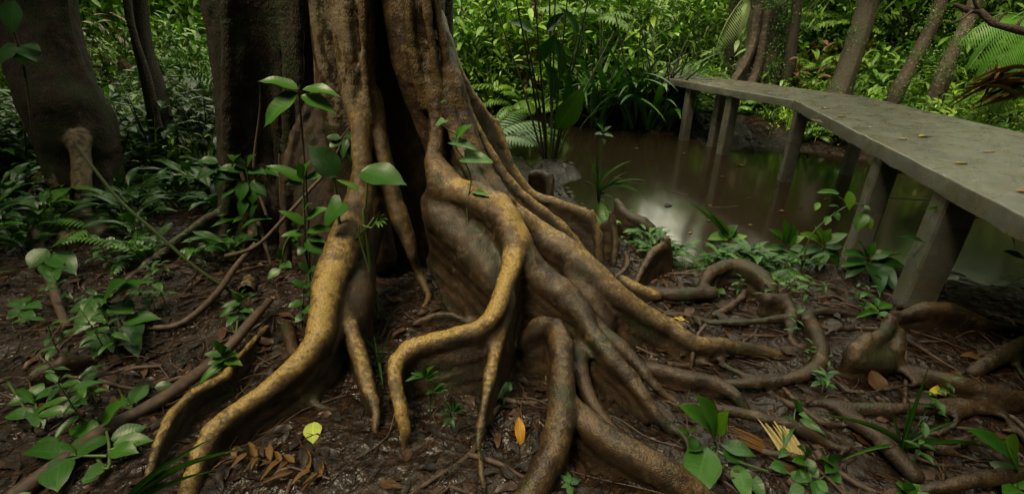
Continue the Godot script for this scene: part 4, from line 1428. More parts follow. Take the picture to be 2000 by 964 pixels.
func on_deck(x: float, z: float, margin := 0.2) -> bool:
	var n0 := flat(hit_y(2000, 420, DECK_Y))
	var n1 := flat(hit_y(1552, 195, DECK_Y))
	var n2 := flat(hit_y(1292, 151, DECK_Y))
	if z < n2.y - 0.3: return false
	var nx := lerpf(n1.x, n0.x, (z - n1.y) / (n0.y - n1.y)) if z > n1.y else lerpf(n1.x, n2.x, (z - n1.y) / (n2.y - n1.y))
	return x > nx - margin and x < nx + 1.45 + margin

func land(x: float, z: float) -> bool:
	return gy(x, z) > WATER_Y + 0.035

func make_undergrowth() -> void:
	var kinds := {"broad": [[], []], "broad_b": [[], []], "small": [[], []], "small_b": [[], []], "fern": [[], []], "strap": [[], []], "palm": [[], []]}
	var names := kinds.keys()
	var zones := [
		# x range, z range, count, scale range, colour a, colour b, weights
		[-9.0, -2.0, -9.5, -4.9, 700, 0.45, 1.1, Color(0.05, 0.12, 0.018), Color(0.17, 0.30, 0.02), [5, 4, 4, 3, 3, 1, 0.5]],
		[-2.6, -0.2, -8.6, -4.9, 150, 0.4, 0.9, Color(0.03, 0.08, 0.016), Color(0.06, 0.14, 0.02), [4, 3, 3, 3, 3, 1, 0.3]],
		[-9.0, 3.3, -14.0, -9.3, 1300, 0.8, 1.9, Color(0.07, 0.17, 0.022), Color(0.22, 0.36, 0.03), [5, 5, 4, 4, 3, 3, 2]],
		[3.3, 12.0, -14.0, -9.0, 900, 0.6, 1.5, Color(0.08, 0.19, 0.03), Color(0.24, 0.38, 0.05), [4, 4, 5, 5, 3, 3, 1.5]],
		[4.6, 12.0, -9.5, -5.2, 900, 0.35, 0.8, Color(0.08, 0.19, 0.022), Color(0.24, 0.38, 0.035), [4, 4, 5, 5, 3, 6, 0.3]]]
	for zn in zones:
		for k in zn[4]:
			var x := rng.randf_range(zn[0], zn[1])
			var z := rng.randf_range(zn[2], zn[3])
			if not land(x, z) or on_deck(x, z, 0.25) or gy(x, z) < 0.0:
				continue
			var pick := rng.randf_range(0.0, 24.0)
			var which := 0
			var weights: Array = zn[9]
			while which < 6 and pick > weights[which]:
				pick -= weights[which]
				which += 1
			var s := rng.randf_range(zn[5], zn[6])
			if names[which] == "strap": s = maxf(s * 0.8, 0.5)
			var y := gy(x, z) - 0.03
			var gap := absf(atan2(x, -z) - 0.345) < 0.06 and z < -8.0
			if gap: s = minf(s, 0.8)
			elif z < -10.0 and rng.randf() < 0.5: y += rng.randf_range(0.3, 1.6)
			elif x < -2.0 and z < -6.5 and rng.randf() < 0.45: y += rng.randf_range(0.2, 1.3)
			var c: Color = zn[7]
			c = c.lerp(zn[8], pow(rng.randf(), 1.5)) * rng.randf_range(0.75, 1.25)
			if rng.randf() < 0.03: c = Color(0.12, 0.06, 0.025)
			kinds[names[which]][0].append(Transform3D(Basis.from_euler(Vector3(jitter(0.15), rng.randf() * TAU, jitter(0.15))).scaled(Vector3.ONE * s), Vector3(x, y, z)))
			kinds[names[which]][1].append(c)
	var words := {"broad": "broad-leaved undergrowth crowding the forest floor", "broad_b": "tangled broad-leaved saplings filling the forest floor", "small": "small-leaved bushy undergrowth on the forest floor", "small_b": "fine-leaved ground cover between the forest trunks", "fern": "mass of ferns spread through the undergrowth", "strap": "grassy strap-leaved ground cover beyond the boardwalk", "palm": "young feather palms mixed through the undergrowth"}
	for n in names:
		if kinds[n][0].size() > 0:
			meta(multi({"broad": "broadleaf_undergrowth", "broad_b": "sapling_undergrowth", "small": "bushy_undergrowth", "small_b": "ground_cover", "fern": "fern_undergrowth", "strap": "grassy_undergrowth", "palm": "palm_undergrowth"}[n], clump(n), M.mass, kinds[n][0], kinds[n][1], self), words[n], "undergrowth", "", "stuff")

# ---------------------------------------------------------------- single plants
var leaf_meshes := {}
func leaf_mesh(shape: int, droop: float, wave := 0.0) -> ArrayMesh:      # one metre long and one wide, its chord along +Z; scaled where it is used
	var key := "%d_%.2f_%.2f" % [shape, droop, wave]
	if not leaf_meshes.has(key):
		var mb := MB.new()
		mb.leaf(Transform3D(Basis(Vector3.RIGHT, -droop * 0.5), Vector3.ZERO), 1.0, 1.0, shape, droop, 0.07, 12 if shape == 3 else 10, 4, wave)
		leaf_meshes[key] = mb.mesh()
	return leaf_meshes[key]

func leaf_xf(a: Vector3, b: Vector3, wide: float, up: Vector3) -> Transform3D:
	var f := b - a
	var side := up.cross(f).normalized()
	var n := f.cross(side).normalized()
	return Transform3D(Basis(side * wide, n * f.length(), f), a)

func add_leaf(t: Node3D, a: Vector3, b: Vector3, wide: float, up: Vector3, material: Material, shape := 0, droop := 0.6, called := "leaf") -> MeshInstance3D:
	var xf := leaf_xf(a, b, wide, up)
	xf.origin -= t.position
	return part(called, leaf_mesh(shape, droop, 0.02 if shape != 3 else 0.0), material, t, xf)

# A plant drawn from the photograph: z is its distance; stems are lists of pixels [px, py, (dz)]; leaves are [base x, base y, tip x, tip y, width in pixels, material, shape, droop, dz].
func above(px: float, py: float, z: float) -> Vector3:      # that pixel at that distance, or on the ground where the ground is nearer
	var p := hit_z(px, py, z)
	if p.y < gy(p.x, p.z) + 0.03:
		p = hit_ground(px, py)
		p = hit_y(px, py, gy(p.x, p.z) + 0.03)
	return p

func drawn_plant(called: String, label: String, category: String, group: String, z: float, foot: Array, stems: Array, leaves: Array, stem_px := 2.2, stem_mat: Material = null) -> Node3D:
	var root := hit_z(foot[0], foot[1], z)
	if called != "climbing_vine" and called != "overhanging_twig": root.y = gy(root.x, z) - 0.02
	var t := thing(called, root, label, category, group)
	for s in stems:
		var rows: Array = []
		for k in s.size():
			var p := above(s[k][0], s[k][1], z + (s[k][2] if s[k].size() > 2 else 0.0))
			rows.append([p.x, p.y, p.z, 1.3 * lerpf(stem_px, stem_px * 0.6, float(k) / maxf(1, s.size() - 1)) * view_depth(p) / FOCAL])
		if s == stems[0] and called != "climbing_vine" and called != "overhanging_twig":
			rows.push_front([root.x, root.y, root.z, rows[0][3] * 1.1])
		part("stem", tube_from(rows, 0.03, 7, 0.0, null, root).mesh(), stem_mat if stem_mat else M.stem, t)
	for l in leaves:
		var dz: float = l[8] if l.size() > 8 else 0.0
		var a := above(l[0], l[1], z + dz)
		var b := above(l[2], l[3], z + dz + (0.05 if l[3] > l[1] else 0.02))
		var to_eye := (EYE - a).normalized()
		var up := (Vector3.UP * 0.9 + to_eye * 0.55 + Vector3(jitter(0.25), 0, jitter(0.1))).normalized()
		var f := (b - a).normalized()
		var n := (up - f * up.dot(f)).normalized()
		var wide: float = (0.65 if l.size() > 6 and l[6] == 3 else 1.0) * l[4] * view_depth(a) / FOCAL / maxf(0.72, absf(n.dot(to_eye)))
		add_leaf(t, a, b, wide, up, M.leaf[l[5]], l[6] if l.size() > 6 else 0, l[7] if l.size() > 7 else 0.6)
	return t

func make_front_plants() -> void:
	var seedling := "sapling"
	drawn_plant(seedling, "tall sapling with four broad glossy leaves before the dark mossy trunk", "sapling", "", -2.55, [600, 600], [[[605, 560], [600, 400], [590, 260], [583, 178]]],
		[[583, 175, 500, 158, 26, 1, 0, 0.7], [583, 180, 514, 250, 34, 1, 0, 0.5], [590, 176, 668, 190, 24, 1, 0, 0.7], [587, 186, 658, 224, 28, 1, 0, 0.4]], 1.6, M.dark_stem)
	drawn_plant("broadleaf_plant", "plant with one large dark glossy leaf on a green stalk", "plant", "", -2.42, [668, 470], [[[660, 420], [655, 360], [640, 320]]], [[658, 345, 600, 282, 58, 2, 0, 0.4], [700, 372, 655, 350, 12, 3, 1, 0.3]], 2.6)
	drawn_plant("broadleaf_plant", "plant with a broad heart-shaped leaf on a curved stalk on the golden root", "plant", "", -2.36, [712, 440], [[[712, 435], [714, 400], [718, 345]], [[690, 470], [720, 440], [730, 425]]], [[703, 335, 796, 362, 52, 0, 0, 0.5], [668, 396, 634, 442, 46, 0, 2, 0.5]], 2.4)
	drawn_plant(seedling, "leafy seedling with whorls of lance leaves beside the golden root", "seedling", "", -2.48, [596, 520], [[[598, 500], [594, 440], [592, 350]], [[594, 440], [560, 470], [548, 520]]],
		[[590, 356, 512, 322, 20, 1, 1, 0.8], [592, 350, 580, 312, 20, 3, 0, 0.4], [593, 352, 608, 310, 20, 1, 0, 0.4], [594, 354, 664, 340, 16, 1, 1, 0.7], [590, 360, 556, 360, 12, 1, 1, 0.4], [594, 438, 540, 410, 18, 1, 1, 0.6], [596, 432, 655, 406, 20, 1, 1, 0.7], [596, 455, 662, 452, 18, 1, 1, 0.6], [592, 458, 545, 462, 14, 1, 1, 0.6], [596, 470, 640, 500, 30, 0, 0, 0.5], [597, 480, 580, 500, 16, 0, 0, 0.5], [600, 466, 640, 475, 14, 0, 1, 0.5], [549, 505, 540, 486, 18, 4, 0, 0.3], [548, 515, 570, 522, 18, 4, 0, 0.3], [548, 525, 520, 545, 18, 4, 0, 0.4], [592, 410, 610, 395, 14, 0, 0, 0.4]])
	drawn_plant(seedling, "small dark-leaved seedling in the shade under the golden knee", "seedling", "", -2.3, [590, 640], [[[590, 630], [592, 580], [600, 530]]],
		[[600, 530, 580, 512, 16, 4], [600, 535, 622, 522, 18, 2], [596, 555, 620, 560, 20, 2], [594, 560, 566, 548, 16, 4], [592, 590, 560, 600, 16, 0], [592, 600, 612, 612, 18, 0], [592, 615, 575, 630, 16, 4], [596, 572, 612, 580, 14, 2]], 1.4)
	drawn_plant("climbing_vine", "thin vine with small heart-shaped leaves climbing the golden right column", "vine", "", -2.42, [918, 455], [[[918, 455], [912, 400], [920, 350], [905, 310], [890, 285], [893, 250]], [[926, 420], [928, 390], [934, 372]], [[893, 262], [870, 250], [858, 240]]],
		[[893, 264, 920, 244, 24, 1, 2, 0.3], [868, 234, 852, 246, 14, 1, 2, 0.3], [884, 276, 932, 294, 22, 0, 2, 0.5], [908, 306, 964, 318, 32, 1, 2, 0.4], [928, 374, 956, 384, 14, 1, 2, 0.4], [862, 200, 872, 196, 8, 1, 2, 0.3]], 1.3)
	drawn_plant("climbing_vine", "cluster of dull green vine leaves clinging to the left plank", "vine", "", -2.95, [650, 330], [[[640, 330], [660, 280], [690, 238]]],
		[[665, 270, 635, 268, 16, 5, 0, 0.3], [665, 275, 642, 288, 18, 5, 0, 0.3], [676, 262, 690, 278, 14, 5], [680, 270, 668, 312, 18, 5], [684, 276, 684, 318, 16, 5], [684, 256, 694, 268, 12, 2]], 1.8, M.twig)
	drawn_plant("fern_sprig", "tiny feathery sprig at the foot of the golden knee", "fern", "", -2.33, [735, 470], [[[700, 455], [725, 445], [738, 425]]],
		[[738, 425, 744, 412, 5, 1, 1], [738, 427, 752, 418, 5, 1, 1], [739, 429, 758, 428, 5, 1, 1], [740, 432, 756, 438, 5, 1, 1], [738, 432, 748, 444, 5, 1, 1], [735, 432, 740, 446, 5, 1, 1]], 1.4)
	drawn_plant("rolled_leaf_plant", "plant with one pale rolled upright leaf beside the mossy trunk", "plant", "", -3.9, [440, 330], [[[440, 330], [438, 300]]], [[441, 300, 447, 240, 13, 6, 1, 0.15], [441, 300, 420, 285, 12, 0], [441, 302, 470, 300, 14, 0]], 2.0)
	# broad shrub in front of the mossy trunk
	drawn_plant("shrub", "leafy shrub overhanging the dark sloping plank root", "shrub", "", -3.35, [500, 470], [[[500, 440], [490, 380], [480, 330]], [[490, 380], [450, 340], [420, 320]], [[488, 370], [510, 340], [530, 322]]],
		[[478, 335, 420, 330, 22, 0], [478, 330, 440, 300, 18, 4], [482, 326, 500, 300, 18, 0], [486, 334, 520, 340, 22, 4], [470, 350, 410, 345, 20, 5], [480, 352, 468, 395, 26, 4], [492, 352, 520, 385, 26, 4], [500, 360, 492, 400, 26, 0], [430, 325, 380, 352, 20, 5], [425, 318, 386, 312, 18, 0], [440, 330, 420, 372, 20, 5], [520, 330, 545, 345, 18, 0], [482, 380, 470, 425, 22, 4], [498, 386, 490, 425, 20, 2], [462, 365, 430, 390, 20, 4], [455, 325, 470, 300, 16, 0]], 2.0)
	drawn_plant("broadleaf_plant", "seedling with four ribbed oval leaves below the pale propping roots", "seedling", "", -3.0, [95, 560], [[[98, 545], [100, 505], [98, 488]]],
		[[98, 486, 150, 468, 14, 1, 0, 0.5], [92, 486, 54, 526, 34, 4, 0, 0.5], [100, 494, 150, 538, 36, 4, 0, 0.5], [102, 512, 104, 560, 30, 4, 0, 0.4], [96, 492, 75, 510, 18, 0]], 2.0)
	drawn_plant("broadleaf_plant", "low plant with large wet drooping leaves on the dark slope", "plant", "", -2.35, [240, 690], [[[238, 670], [225, 610], [210, 590]], [[225, 625], [245, 630], [260, 625]], [[228, 640], [205, 655], [195, 655]]],
		[[212, 592, 128, 610, 28, 0, 0, 0.6], [205, 592, 142, 655, 40, 1, 0, 0.5], [200, 590, 250, 545, 36, 0, 0, 0.4], [215, 588, 305, 547, 26, 0, 1, 0.5], [218, 596, 262, 612, 36, 1, 0, 0.5], [240, 628, 316, 622, 30, 4, 0, 0.5], [255, 632, 268, 668, 30, 2, 0, 0.4], [258, 650, 270, 700, 26, 5, 0, 0.4], [202, 656, 150, 680, 22, 4, 0, 0.6], [198, 658, 180, 704, 18, 4, 0, 0.5], [205, 655, 222, 690, 20, 2, 0, 0.5], [205, 595, 180, 575, 24, 0, 0, 0.4]], 2.4, M.dark_stem)
	drawn_plant("broadleaf_plant", "small plant with paired oval leaves on the left mud", "seedling", "", -2.6, [45, 640], [[[45, 630], [46, 600]]], [[46, 600, 14, 590, 20, 0], [46, 598, 82, 602, 24, 4], [46, 604, 10, 624, 18, 0], [46, 596, 54, 578, 16, 0], [46, 610, 70, 625, 16, 4]], 1.8)
	drawn_plant("broadleaf_plant", "leafy plant with long pale-edged leaves near the bent surface root", "plant", "", -1.85, [70, 840], [[[72, 830], [70, 795], [62, 775]]],
		[[64, 776, 10, 790, 22, 0], [64, 774, 85, 745, 22, 1], [66, 778, 112, 768, 24, 4], [68, 796, 60, 830, 18, 0], [72, 812, 155, 803, 20, 1], [68, 808, 5, 815, 22, 4], [70, 815, 85, 838, 18, 4], [66, 790, 30, 760, 14, 0]], 2.0)
	drawn_plant("broadleaf_plant", "bushy plant with toothed wet leaves in front of the fallen log", "plant", "", -1.55, [205, 930], [[[205, 915], [212, 870], [200, 815]], [[208, 890], [160, 890], [120, 892]], [[210, 880], [245, 870], [270, 862]]],
		[[200, 830, 250, 778, 28, 1, 0, 0.5], [198, 826, 195, 808, 12, 6, 1], [195, 838, 130, 842, 30, 1, 0, 0.5], [205, 850, 125, 905, 44, 0, 0, 0.6], [215, 858, 290, 832, 34, 0, 0, 0.5], [220, 868, 302, 860, 30, 1, 0, 0.5], [215, 880, 272, 884, 28, 1, 0, 0.5], [150, 890, 40, 884, 30, 0, 0, 0.6], [130, 895, 90, 935, 34, 0, 0, 0.4], [115, 900, 112, 962, 44, 4, 0, 0.4], [180, 930, 160, 945, 20, 1, 0, 0.4], [205, 905, 160, 942, 24, 1, 0, 0.5], [125, 885, 70, 860, 24, 4]], 2.6)
	drawn_plant("fern_sprig", "pale toothed leaf sprigs standing by the fallen log", "fern", "", -1.8, [250, 800], [[[250, 790], [262, 760]]], [[255, 790, 290, 748, 22, 4, 1], [300, 756, 345, 752, 16, 5, 1], [258, 800, 235, 775, 12, 4, 1]], 1.4)
	drawn_plant(seedling, "bright seedling with rosette leaves beside the low golden ridge", "seedling", "", -1.85, [440, 760], [[[440, 750], [440, 705], [436, 690]]],
		[[438, 700, 402, 712, 16, 0], [438, 702, 470, 692, 14, 1], [440, 696, 425, 668, 14, 0], [436, 690, 408, 662, 14, 4], [440, 708, 384, 754, 16, 1, 1], [440, 712, 444, 744, 18, 1], [440, 706, 475, 714, 16, 1], [434, 694, 396, 692, 16, 4], [438, 698, 452, 676, 12, 0]], 1.6)
	drawn_plant(seedling, "dull fern-leaved seedling under the pale root of the mossy trunk", "seedling", "", -2.35, [460, 660], [[[460, 650], [465, 610], [470, 590]]],
		[[470, 592, 430, 600, 14, 4], [470, 590, 500, 575, 14, 0], [468, 600, 425, 620, 14, 4], [468, 604, 500, 612, 14, 0], [466, 612, 440, 640, 14, 4], [466, 610, 490, 630, 14, 2], [472, 588, 480, 562, 12, 0], [470, 590, 450, 570, 12, 4]], 1.4)
	drawn_plant("grass_tuft", "long arching grass blades rising in front of the low golden ridge", "grass", "", -1.25, [235, 1010], [[[240, 1000], [250, 990]]], [[250, 985, 420, 852, 14, 0, 3, 0.7], [262, 985, 500, 870, 13, 0, 3, 1.0], [255, 990, 430, 915, 11, 1, 3, 0.8], [20, 975, 60, 962, 18, 3, 3, 0.3]], 1.2)
	drawn_plant("grass_tuft", "thin grass tuft sprouting beside the forked golden root", "grass", "", -2.05, [738, 720], [], [[740, 710, 765, 640, 5, 1, 3, 0.5], [738, 710, 790, 672, 5, 0, 3, 0.9], [736, 712, 730, 650, 4, 1, 3, 0.5], [738, 706, 748, 760, 6, 1, 3, 0.6], [735, 690, 700, 648, 4, 0, 3, 0.8]])
	drawn_plant("fern_sprig", "small fern with bright pinnate leaves under the arched golden root", "fern", "", -1.6, [840, 800], [[[838, 780], [832, 740]], [[845, 800], [850, 760]]],
		[[826, 734, 790, 745, 9, 4, 1], [828, 736, 800, 728, 8, 4, 1], [830, 734, 822, 712, 8, 4, 1], [832, 736, 850, 712, 9, 1, 1], [832, 738, 858, 724, 9, 1, 1], [834, 740, 856, 736, 9, 1, 1], [848, 758, 836, 742, 9, 4, 1], [848, 760, 870, 748, 10, 4, 1], [850, 764, 876, 762, 10, 4, 1], [848, 766, 830, 770, 9, 4, 1]], 1.2)
	drawn_plant("fern_sprig", "dark fern frond below the bright pinnate fern", "fern", "", -1.5, [880, 830], [[[880, 825], [880, 795], [872, 785]]],
		[[880, 800, 858, 786, 9, 5, 1], [882, 798, 880, 778, 9, 5, 1], [884, 800, 905, 786, 9, 5, 1], [884, 804, 912, 802, 9, 5, 1], [880, 806, 856, 812, 9, 5, 1], [880, 812, 888, 840, 10, 2, 1], [878, 815, 862, 835, 10, 2, 1]], 1.2)
	drawn_plant("fern_sprig", "single drooping green leaf on the dark side of the forked root", "plant", "", -1.75, [985, 790], [[[984, 790], [986, 765], [992, 748]]], [[992, 745, 972, 782, 16, 0, 0, 0.5], [993, 746, 998, 765, 10, 1]], 1.2)
	drawn_plant("fern_sprig", "tiny pale seedling in front of the thick central root", "seedling", "", -1.3, [1112, 980], [[[1112, 970], [1112, 945]]], [[1112, 944, 1092, 925, 9, 4, 1], [1112, 944, 1108, 918, 9, 4, 1], [1113, 944, 1136, 936, 12, 5, 1], [1112, 948, 1116, 978, 12, 4, 1], [1112, 946, 1096, 952, 9, 4, 1]], 1.2)
	# foreground right
	drawn_plant("broadleaf_plant", "lush plant with long glossy lance leaves in the right foreground", "plant", "", -1.35, [1400, 960], [[[1402, 930], [1400, 880], [1396, 860]], [[1400, 880], [1440, 900], [1500, 920]], [[1398, 870], [1370, 890], [1366, 905]]],
		[[1398, 852, 1358, 766, 40, 1, 0, 0.4], [1394, 856, 1320, 788, 44, 1, 0, 0.6], [1402, 846, 1424, 800, 28, 6, 0, 0.3], [1382, 872, 1350, 985, 62, 1, 0, 0.5], [1408, 868, 1480, 892, 30, 0, 0, 0.6], [1412, 876, 1456, 905, 34, 0, 0, 0.5], [1440, 908, 1462, 985, 34, 1, 0, 0.5], [1450, 915, 1500, 985, 30, 0, 0, 0.4], [1345, 850, 1322, 838, 12, 1], [1348, 846, 1362, 836, 12, 6], [1350, 850, 1360, 885, 20, 0, 0, 0.4], [1372, 870, 1340, 880, 18, 0]], 2.8)
	drawn_plant(seedling, "bushy seedling with small shining leaves next to the torn palm sheath", "seedling", "", -1.3, [1590, 980], [[[1590, 965], [1582, 920], [1572, 890]], [[1588, 950], [1620, 920], [1635, 900]], [[1586, 945], [1550, 930], [1530, 915]]],
		[[1574, 892, 1555, 870, 16, 0], [1575, 890, 1575, 868, 14, 1], [1577, 895, 1592, 925, 22, 0], [1580, 905, 1545, 900, 20, 1], [1582, 915, 1600, 935, 22, 0], [1580, 925, 1552, 942, 22, 0], [1535, 915, 1502, 912, 24, 4], [1545, 922, 1580, 948, 26, 4], [1622, 915, 1600, 890, 18, 1], [1630, 905, 1640, 885, 20, 0], [1632, 908, 1612, 925, 20, 0], [1622, 925, 1645, 945, 20, 0], [1600, 945, 1590, 975, 22, 0], [1590, 940, 1620, 962, 22, 1], [1570, 950, 1540, 965, 22, 4]], 1.5)
	drawn_plant(seedling, "upright seedling with two pairs of serrated leaves above the torn palm sheath", "seedling", "", -1.6, [1555, 850], [[[1555, 840], [1552, 810], [1556, 795]]], [[1556, 800, 1545, 775, 14, 0, 1], [1558, 802, 1570, 782, 12, 0, 1], [1560, 808, 1602, 822, 14, 1, 1], [1562, 818, 1615, 850, 16, 0, 1], [1545, 815, 1530, 880, 18, 4, 1], [1540, 880, 1520, 895, 14, 4, 1]], 1.4)
	drawn_plant("grass_tuft", "tall grass tuft with a curled blade on the root-strewn mud", "grass", "", -1.45, [1760, 890], [], [[1762, 880, 1816, 712, 10, 0, 3, 0.35], [1758, 876, 1640, 900, 9, 1, 3, 1.0], [1758, 870, 1580, 806, 8, 1, 3, 0.9], [1762, 872, 1790, 776, 8, 0, 3, 0.5], [1764, 874, 1880, 820, 10, 2, 3, 1.0], [1766, 878, 1950, 880, 10, 0, 3, 1.0], [1760, 872, 1778, 780, 8, 0, 3, 0.3], [1758, 876, 1742, 800, 8, 2, 3, 0.4], [1762, 880, 1840, 860, 9, 0, 3, 0.9], [1764, 876, 1812, 800, 7, 2, 3, 0.7], [1756, 880, 1690, 850, 8, 1, 3, 0.8], [1762, 880, 1800, 840, 8, 2, 3, 0.5]])
	drawn_plant("broadleaf_plant", "dark long-stalked leaf sweeping over the right foreground mud", "plant", "", -1.35, [1990, 960], [[[1985, 950], [1990, 930]]], [[1990, 925, 1880, 830, 44, 0, 0, 0.6], [1985, 900, 1962, 852, 60, 3, 0, 0.3], [1988, 930, 1930, 900, 30, 1], [1990, 955, 2030, 930, 30, 1], [1990, 955, 1960, 975, 30, 1]], 2.5)
	drawn_plant(seedling, "low round-leaved seedling by the bottom roots of the right foreground", "seedling", "", -1.2, [1770, 990], [[[1770, 980], [1772, 960]]], [[1770, 962, 1748, 942, 20, 1], [1772, 960, 1772, 935, 20, 4], [1774, 962, 1798, 945, 20, 1], [1772, 964, 1752, 975, 20, 4], [1774, 966, 1800, 972, 20, 0], [1776, 962, 1822, 958, 18, 1]], 1.4)
	drawn_plant(seedling, "tiny bright seedling with one upright leaf before the arched creek root", "seedling", "", -3.0, [1400, 580], [[[1398, 570], [1398, 545], [1398, 535]]], [[1398, 538, 1400, 520, 14, 6, 0, 0.2], [1398, 570, 1392, 585, 14, 1], [1400, 566, 1418, 574, 14, 0]], 1.0)
	# along the creek bank
	drawn_plant("strap_plant", "bright strap-leaved plant leaning over the water's edge", "plant", "", -3.45, [1430, 500], [[[1430, 495], [1425, 480]]],
		[[1424, 470, 1345, 394, 10, 2 + 1, 3, 0.2], [1426, 465, 1368, 398, 8, 3, 3, 0.2], [1425, 462, 1380, 468, 22, 3, 0, 0.5], [1428, 462, 1440, 440, 20, 4, 0, 0.4], [1415, 464, 1442, 438, 24, 0, 0, 0.4], [1432, 470, 1462, 460, 16, 6, 1, 0.4], [1420, 475, 1376, 480, 22, 5, 0, 0.5], [1428, 480, 1404, 500, 20, 0, 0, 0.5], [1430, 478, 1470, 490, 20, 0], [1424, 474, 1398, 452, 16, 4], [1426, 472, 1412, 448, 16, 3], [1432, 482, 1450, 505, 18, 1]], 1.8)
	drawn_plant("strap_plant", "rosette of glossy upright leaves on the creek bank", "plant", "", -3.4, [1540, 510], [[[1540, 505], [1538, 490]]],
		[[1537, 480, 1532, 425, 16, 1, 0, 0.2], [1538, 478, 1500, 446, 18, 0, 0, 0.5], [1540, 480, 1560, 450, 18, 1, 0, 0.4], [1540, 478, 1575, 460, 18, 3, 0, 0.5], [1536, 485, 1495, 488, 18, 0, 0, 0.5], [1542, 486, 1585, 490, 18, 1, 0, 0.5], [1536, 488, 1510, 512, 18, 2], [1542, 488, 1560, 515, 18, 0], [1536, 476, 1510, 462, 14, 6, 1], [1542, 476, 1550, 435, 14, 4, 0, 0.3]], 1.8)
	drawn_plant("strap_plant", "spreading plant with broad wet leaves under the thin arching sapling", "plant", "", -3.3, [1610, 520], [[[1610, 515], [1608, 480]]],
		[[1606, 478, 1560, 455, 22, 3, 0, 0.5], [1608, 474, 1590, 440, 22, 3, 0, 0.4], [1610, 472, 1625, 445, 20, 3, 0, 0.4], [1612, 476, 1660, 455, 20, 1, 0, 0.5], [1612, 482, 1650, 480, 20, 0, 0, 0.5], [1606, 484, 1555, 500, 20, 0, 0, 0.6], [1610, 490, 1600, 530, 16, 1, 1], [1614, 488, 1640, 520, 22, 0], [1618, 484, 1632, 500, 26, 4], [1606, 490, 1580, 520, 18, 2]], 1.8)
	drawn_plant("strap_plant", "dark-leaved plant with drooping toothed leaves beside the leaning post", "plant", "", -3.1, [1700, 555], [[[1700, 545], [1700, 515], [1690, 500]], [[1700, 520], [1730, 500], [1760, 495]]],
		[[1692, 502, 1640, 495, 20, 0], [1690, 500, 1672, 468, 18, 1], [1694, 500, 1712, 470, 18, 1], [1700, 506, 1750, 490, 20, 0], [1702, 512, 1780, 525, 18, 0, 1], [1696, 512, 1640, 522, 22, 4], [1700, 518, 1720, 580, 26, 5, 0, 0.4], [1702, 516, 1755, 572, 28, 2, 0, 0.4], [1704, 512, 1730, 532, 20, 0], [1690, 510, 1650, 545, 22, 2], [1780, 505, 1836, 495, 34, 5, 0, 0.3], [1698, 505, 1690, 480, 16, 1]], 1.8)
	drawn_plant("strap_plant", "low bright fern-like plant on the rim of the block-shaped root", "plant", "", -2.75, [1718, 625], [[[1718, 622], [1716, 605]]], [[1715, 606, 1675, 596, 14, 6, 1], [1717, 604, 1745, 594, 14, 1, 1], [1714, 610, 1670, 622, 12, 1, 1], [1718, 610, 1740, 622, 12, 1, 1], [1716, 602, 1705, 580, 10, 0, 1], [1780, 600, 1812, 618, 8, 6, 1], [1780, 598, 1768, 588, 8, 6, 1]], 1.2)
	drawn_plant(seedling, "thin arching sapling with hanging leaves in front of the creek posts", "sapling", "", -3.1, [1570, 515], [[[1570, 505], [1585, 460], [1620, 425], [1660, 400], [1684, 398]], [[1660, 400], [1640, 385], [1620, 372]], [[1684, 398], [1695, 410]]],
		[[1640, 378, 1594, 376, 14, 1, 0, 0.3], [1658, 372, 1660, 412, 20, 6, 0, 0.2], [1692, 412, 1672, 454, 26, 1, 0, 0.3], [1694, 420, 1702, 450, 14, 6, 0, 0.3], [1630, 412, 1640, 432, 12, 4, 0, 0.3], [1620, 422, 1612, 440, 12, 1, 0, 0.3], [1600, 395, 1592, 412, 10, 6, 0, 0.3], [1686, 402, 1702, 412, 8, 0], [1640, 405, 1618, 402, 8, 0]], 1.4)
	drawn_plant("overhanging_twig", "leafy twig reaching out in front of the nearest post", "twig", "", -2.6, [2080, 470], [[[2080, 470], [1990, 432], [1920, 422], [1860, 450]], [[1905, 424], [1868, 436]]],
		[[1905, 422, 1800, 408, 14, 0, 1, 0.4], [1880, 428, 1830, 412, 12, 0, 1], [1872, 430, 1890, 426, 12, 0, 0], [1930, 424, 1984, 484, 22, 1, 1, 0.7], [1932, 420, 1992, 446, 18, 1, 1, 0.6], [1940, 425, 1900, 415, 12, 1, 1], [1935, 418, 2000, 432, 14, 0, 1], [1960, 490, 2010, 510, 10, 3, 1, 0.4], [1750, 462, 1820, 480, 8, 5, 1, 0.5]], 1.6)
	drawn_plant("grass_tuft", "arching grass tuft on the muddy spit at the water's edge", "grass", "", -4.3, [1170, 430], [], [[1170, 400, 1166, 292, 8, 2, 3, 0.3], [1172, 380, 1270, 350, 8, 0, 3, 1.5], [1172, 370, 1280, 400, 8, 1, 3, 1.7], [1170, 390, 1162, 420, 9, 0, 3, 0.5], [1168, 380, 1140, 350, 7, 0, 3, 1.2], [1172, 360, 1240, 310, 7, 1, 3, 1.2], [1170, 380, 1215, 400, 7, 2, 3, 1.6], [1168, 395, 1150, 300, 6, 1, 3, 0.4], [1170, 385, 1232, 330, 6, 0, 3, 1.3], [1172, 385, 1190, 420, 7, 0, 3, 1.5]])
	drawn_plant(seedling, "little seedling on the far point of the muddy spit", "seedling", "", -5.2, [1175, 310], [[[1175, 300], [1178, 255]]], [[1178, 256, 1165, 240, 8, 1], [1178, 258, 1195, 246, 8, 0], [1178, 262, 1160, 262, 8, 0], [1178, 262, 1200, 268, 8, 1], [1178, 270, 1180, 285, 8, 0]], 1.0)
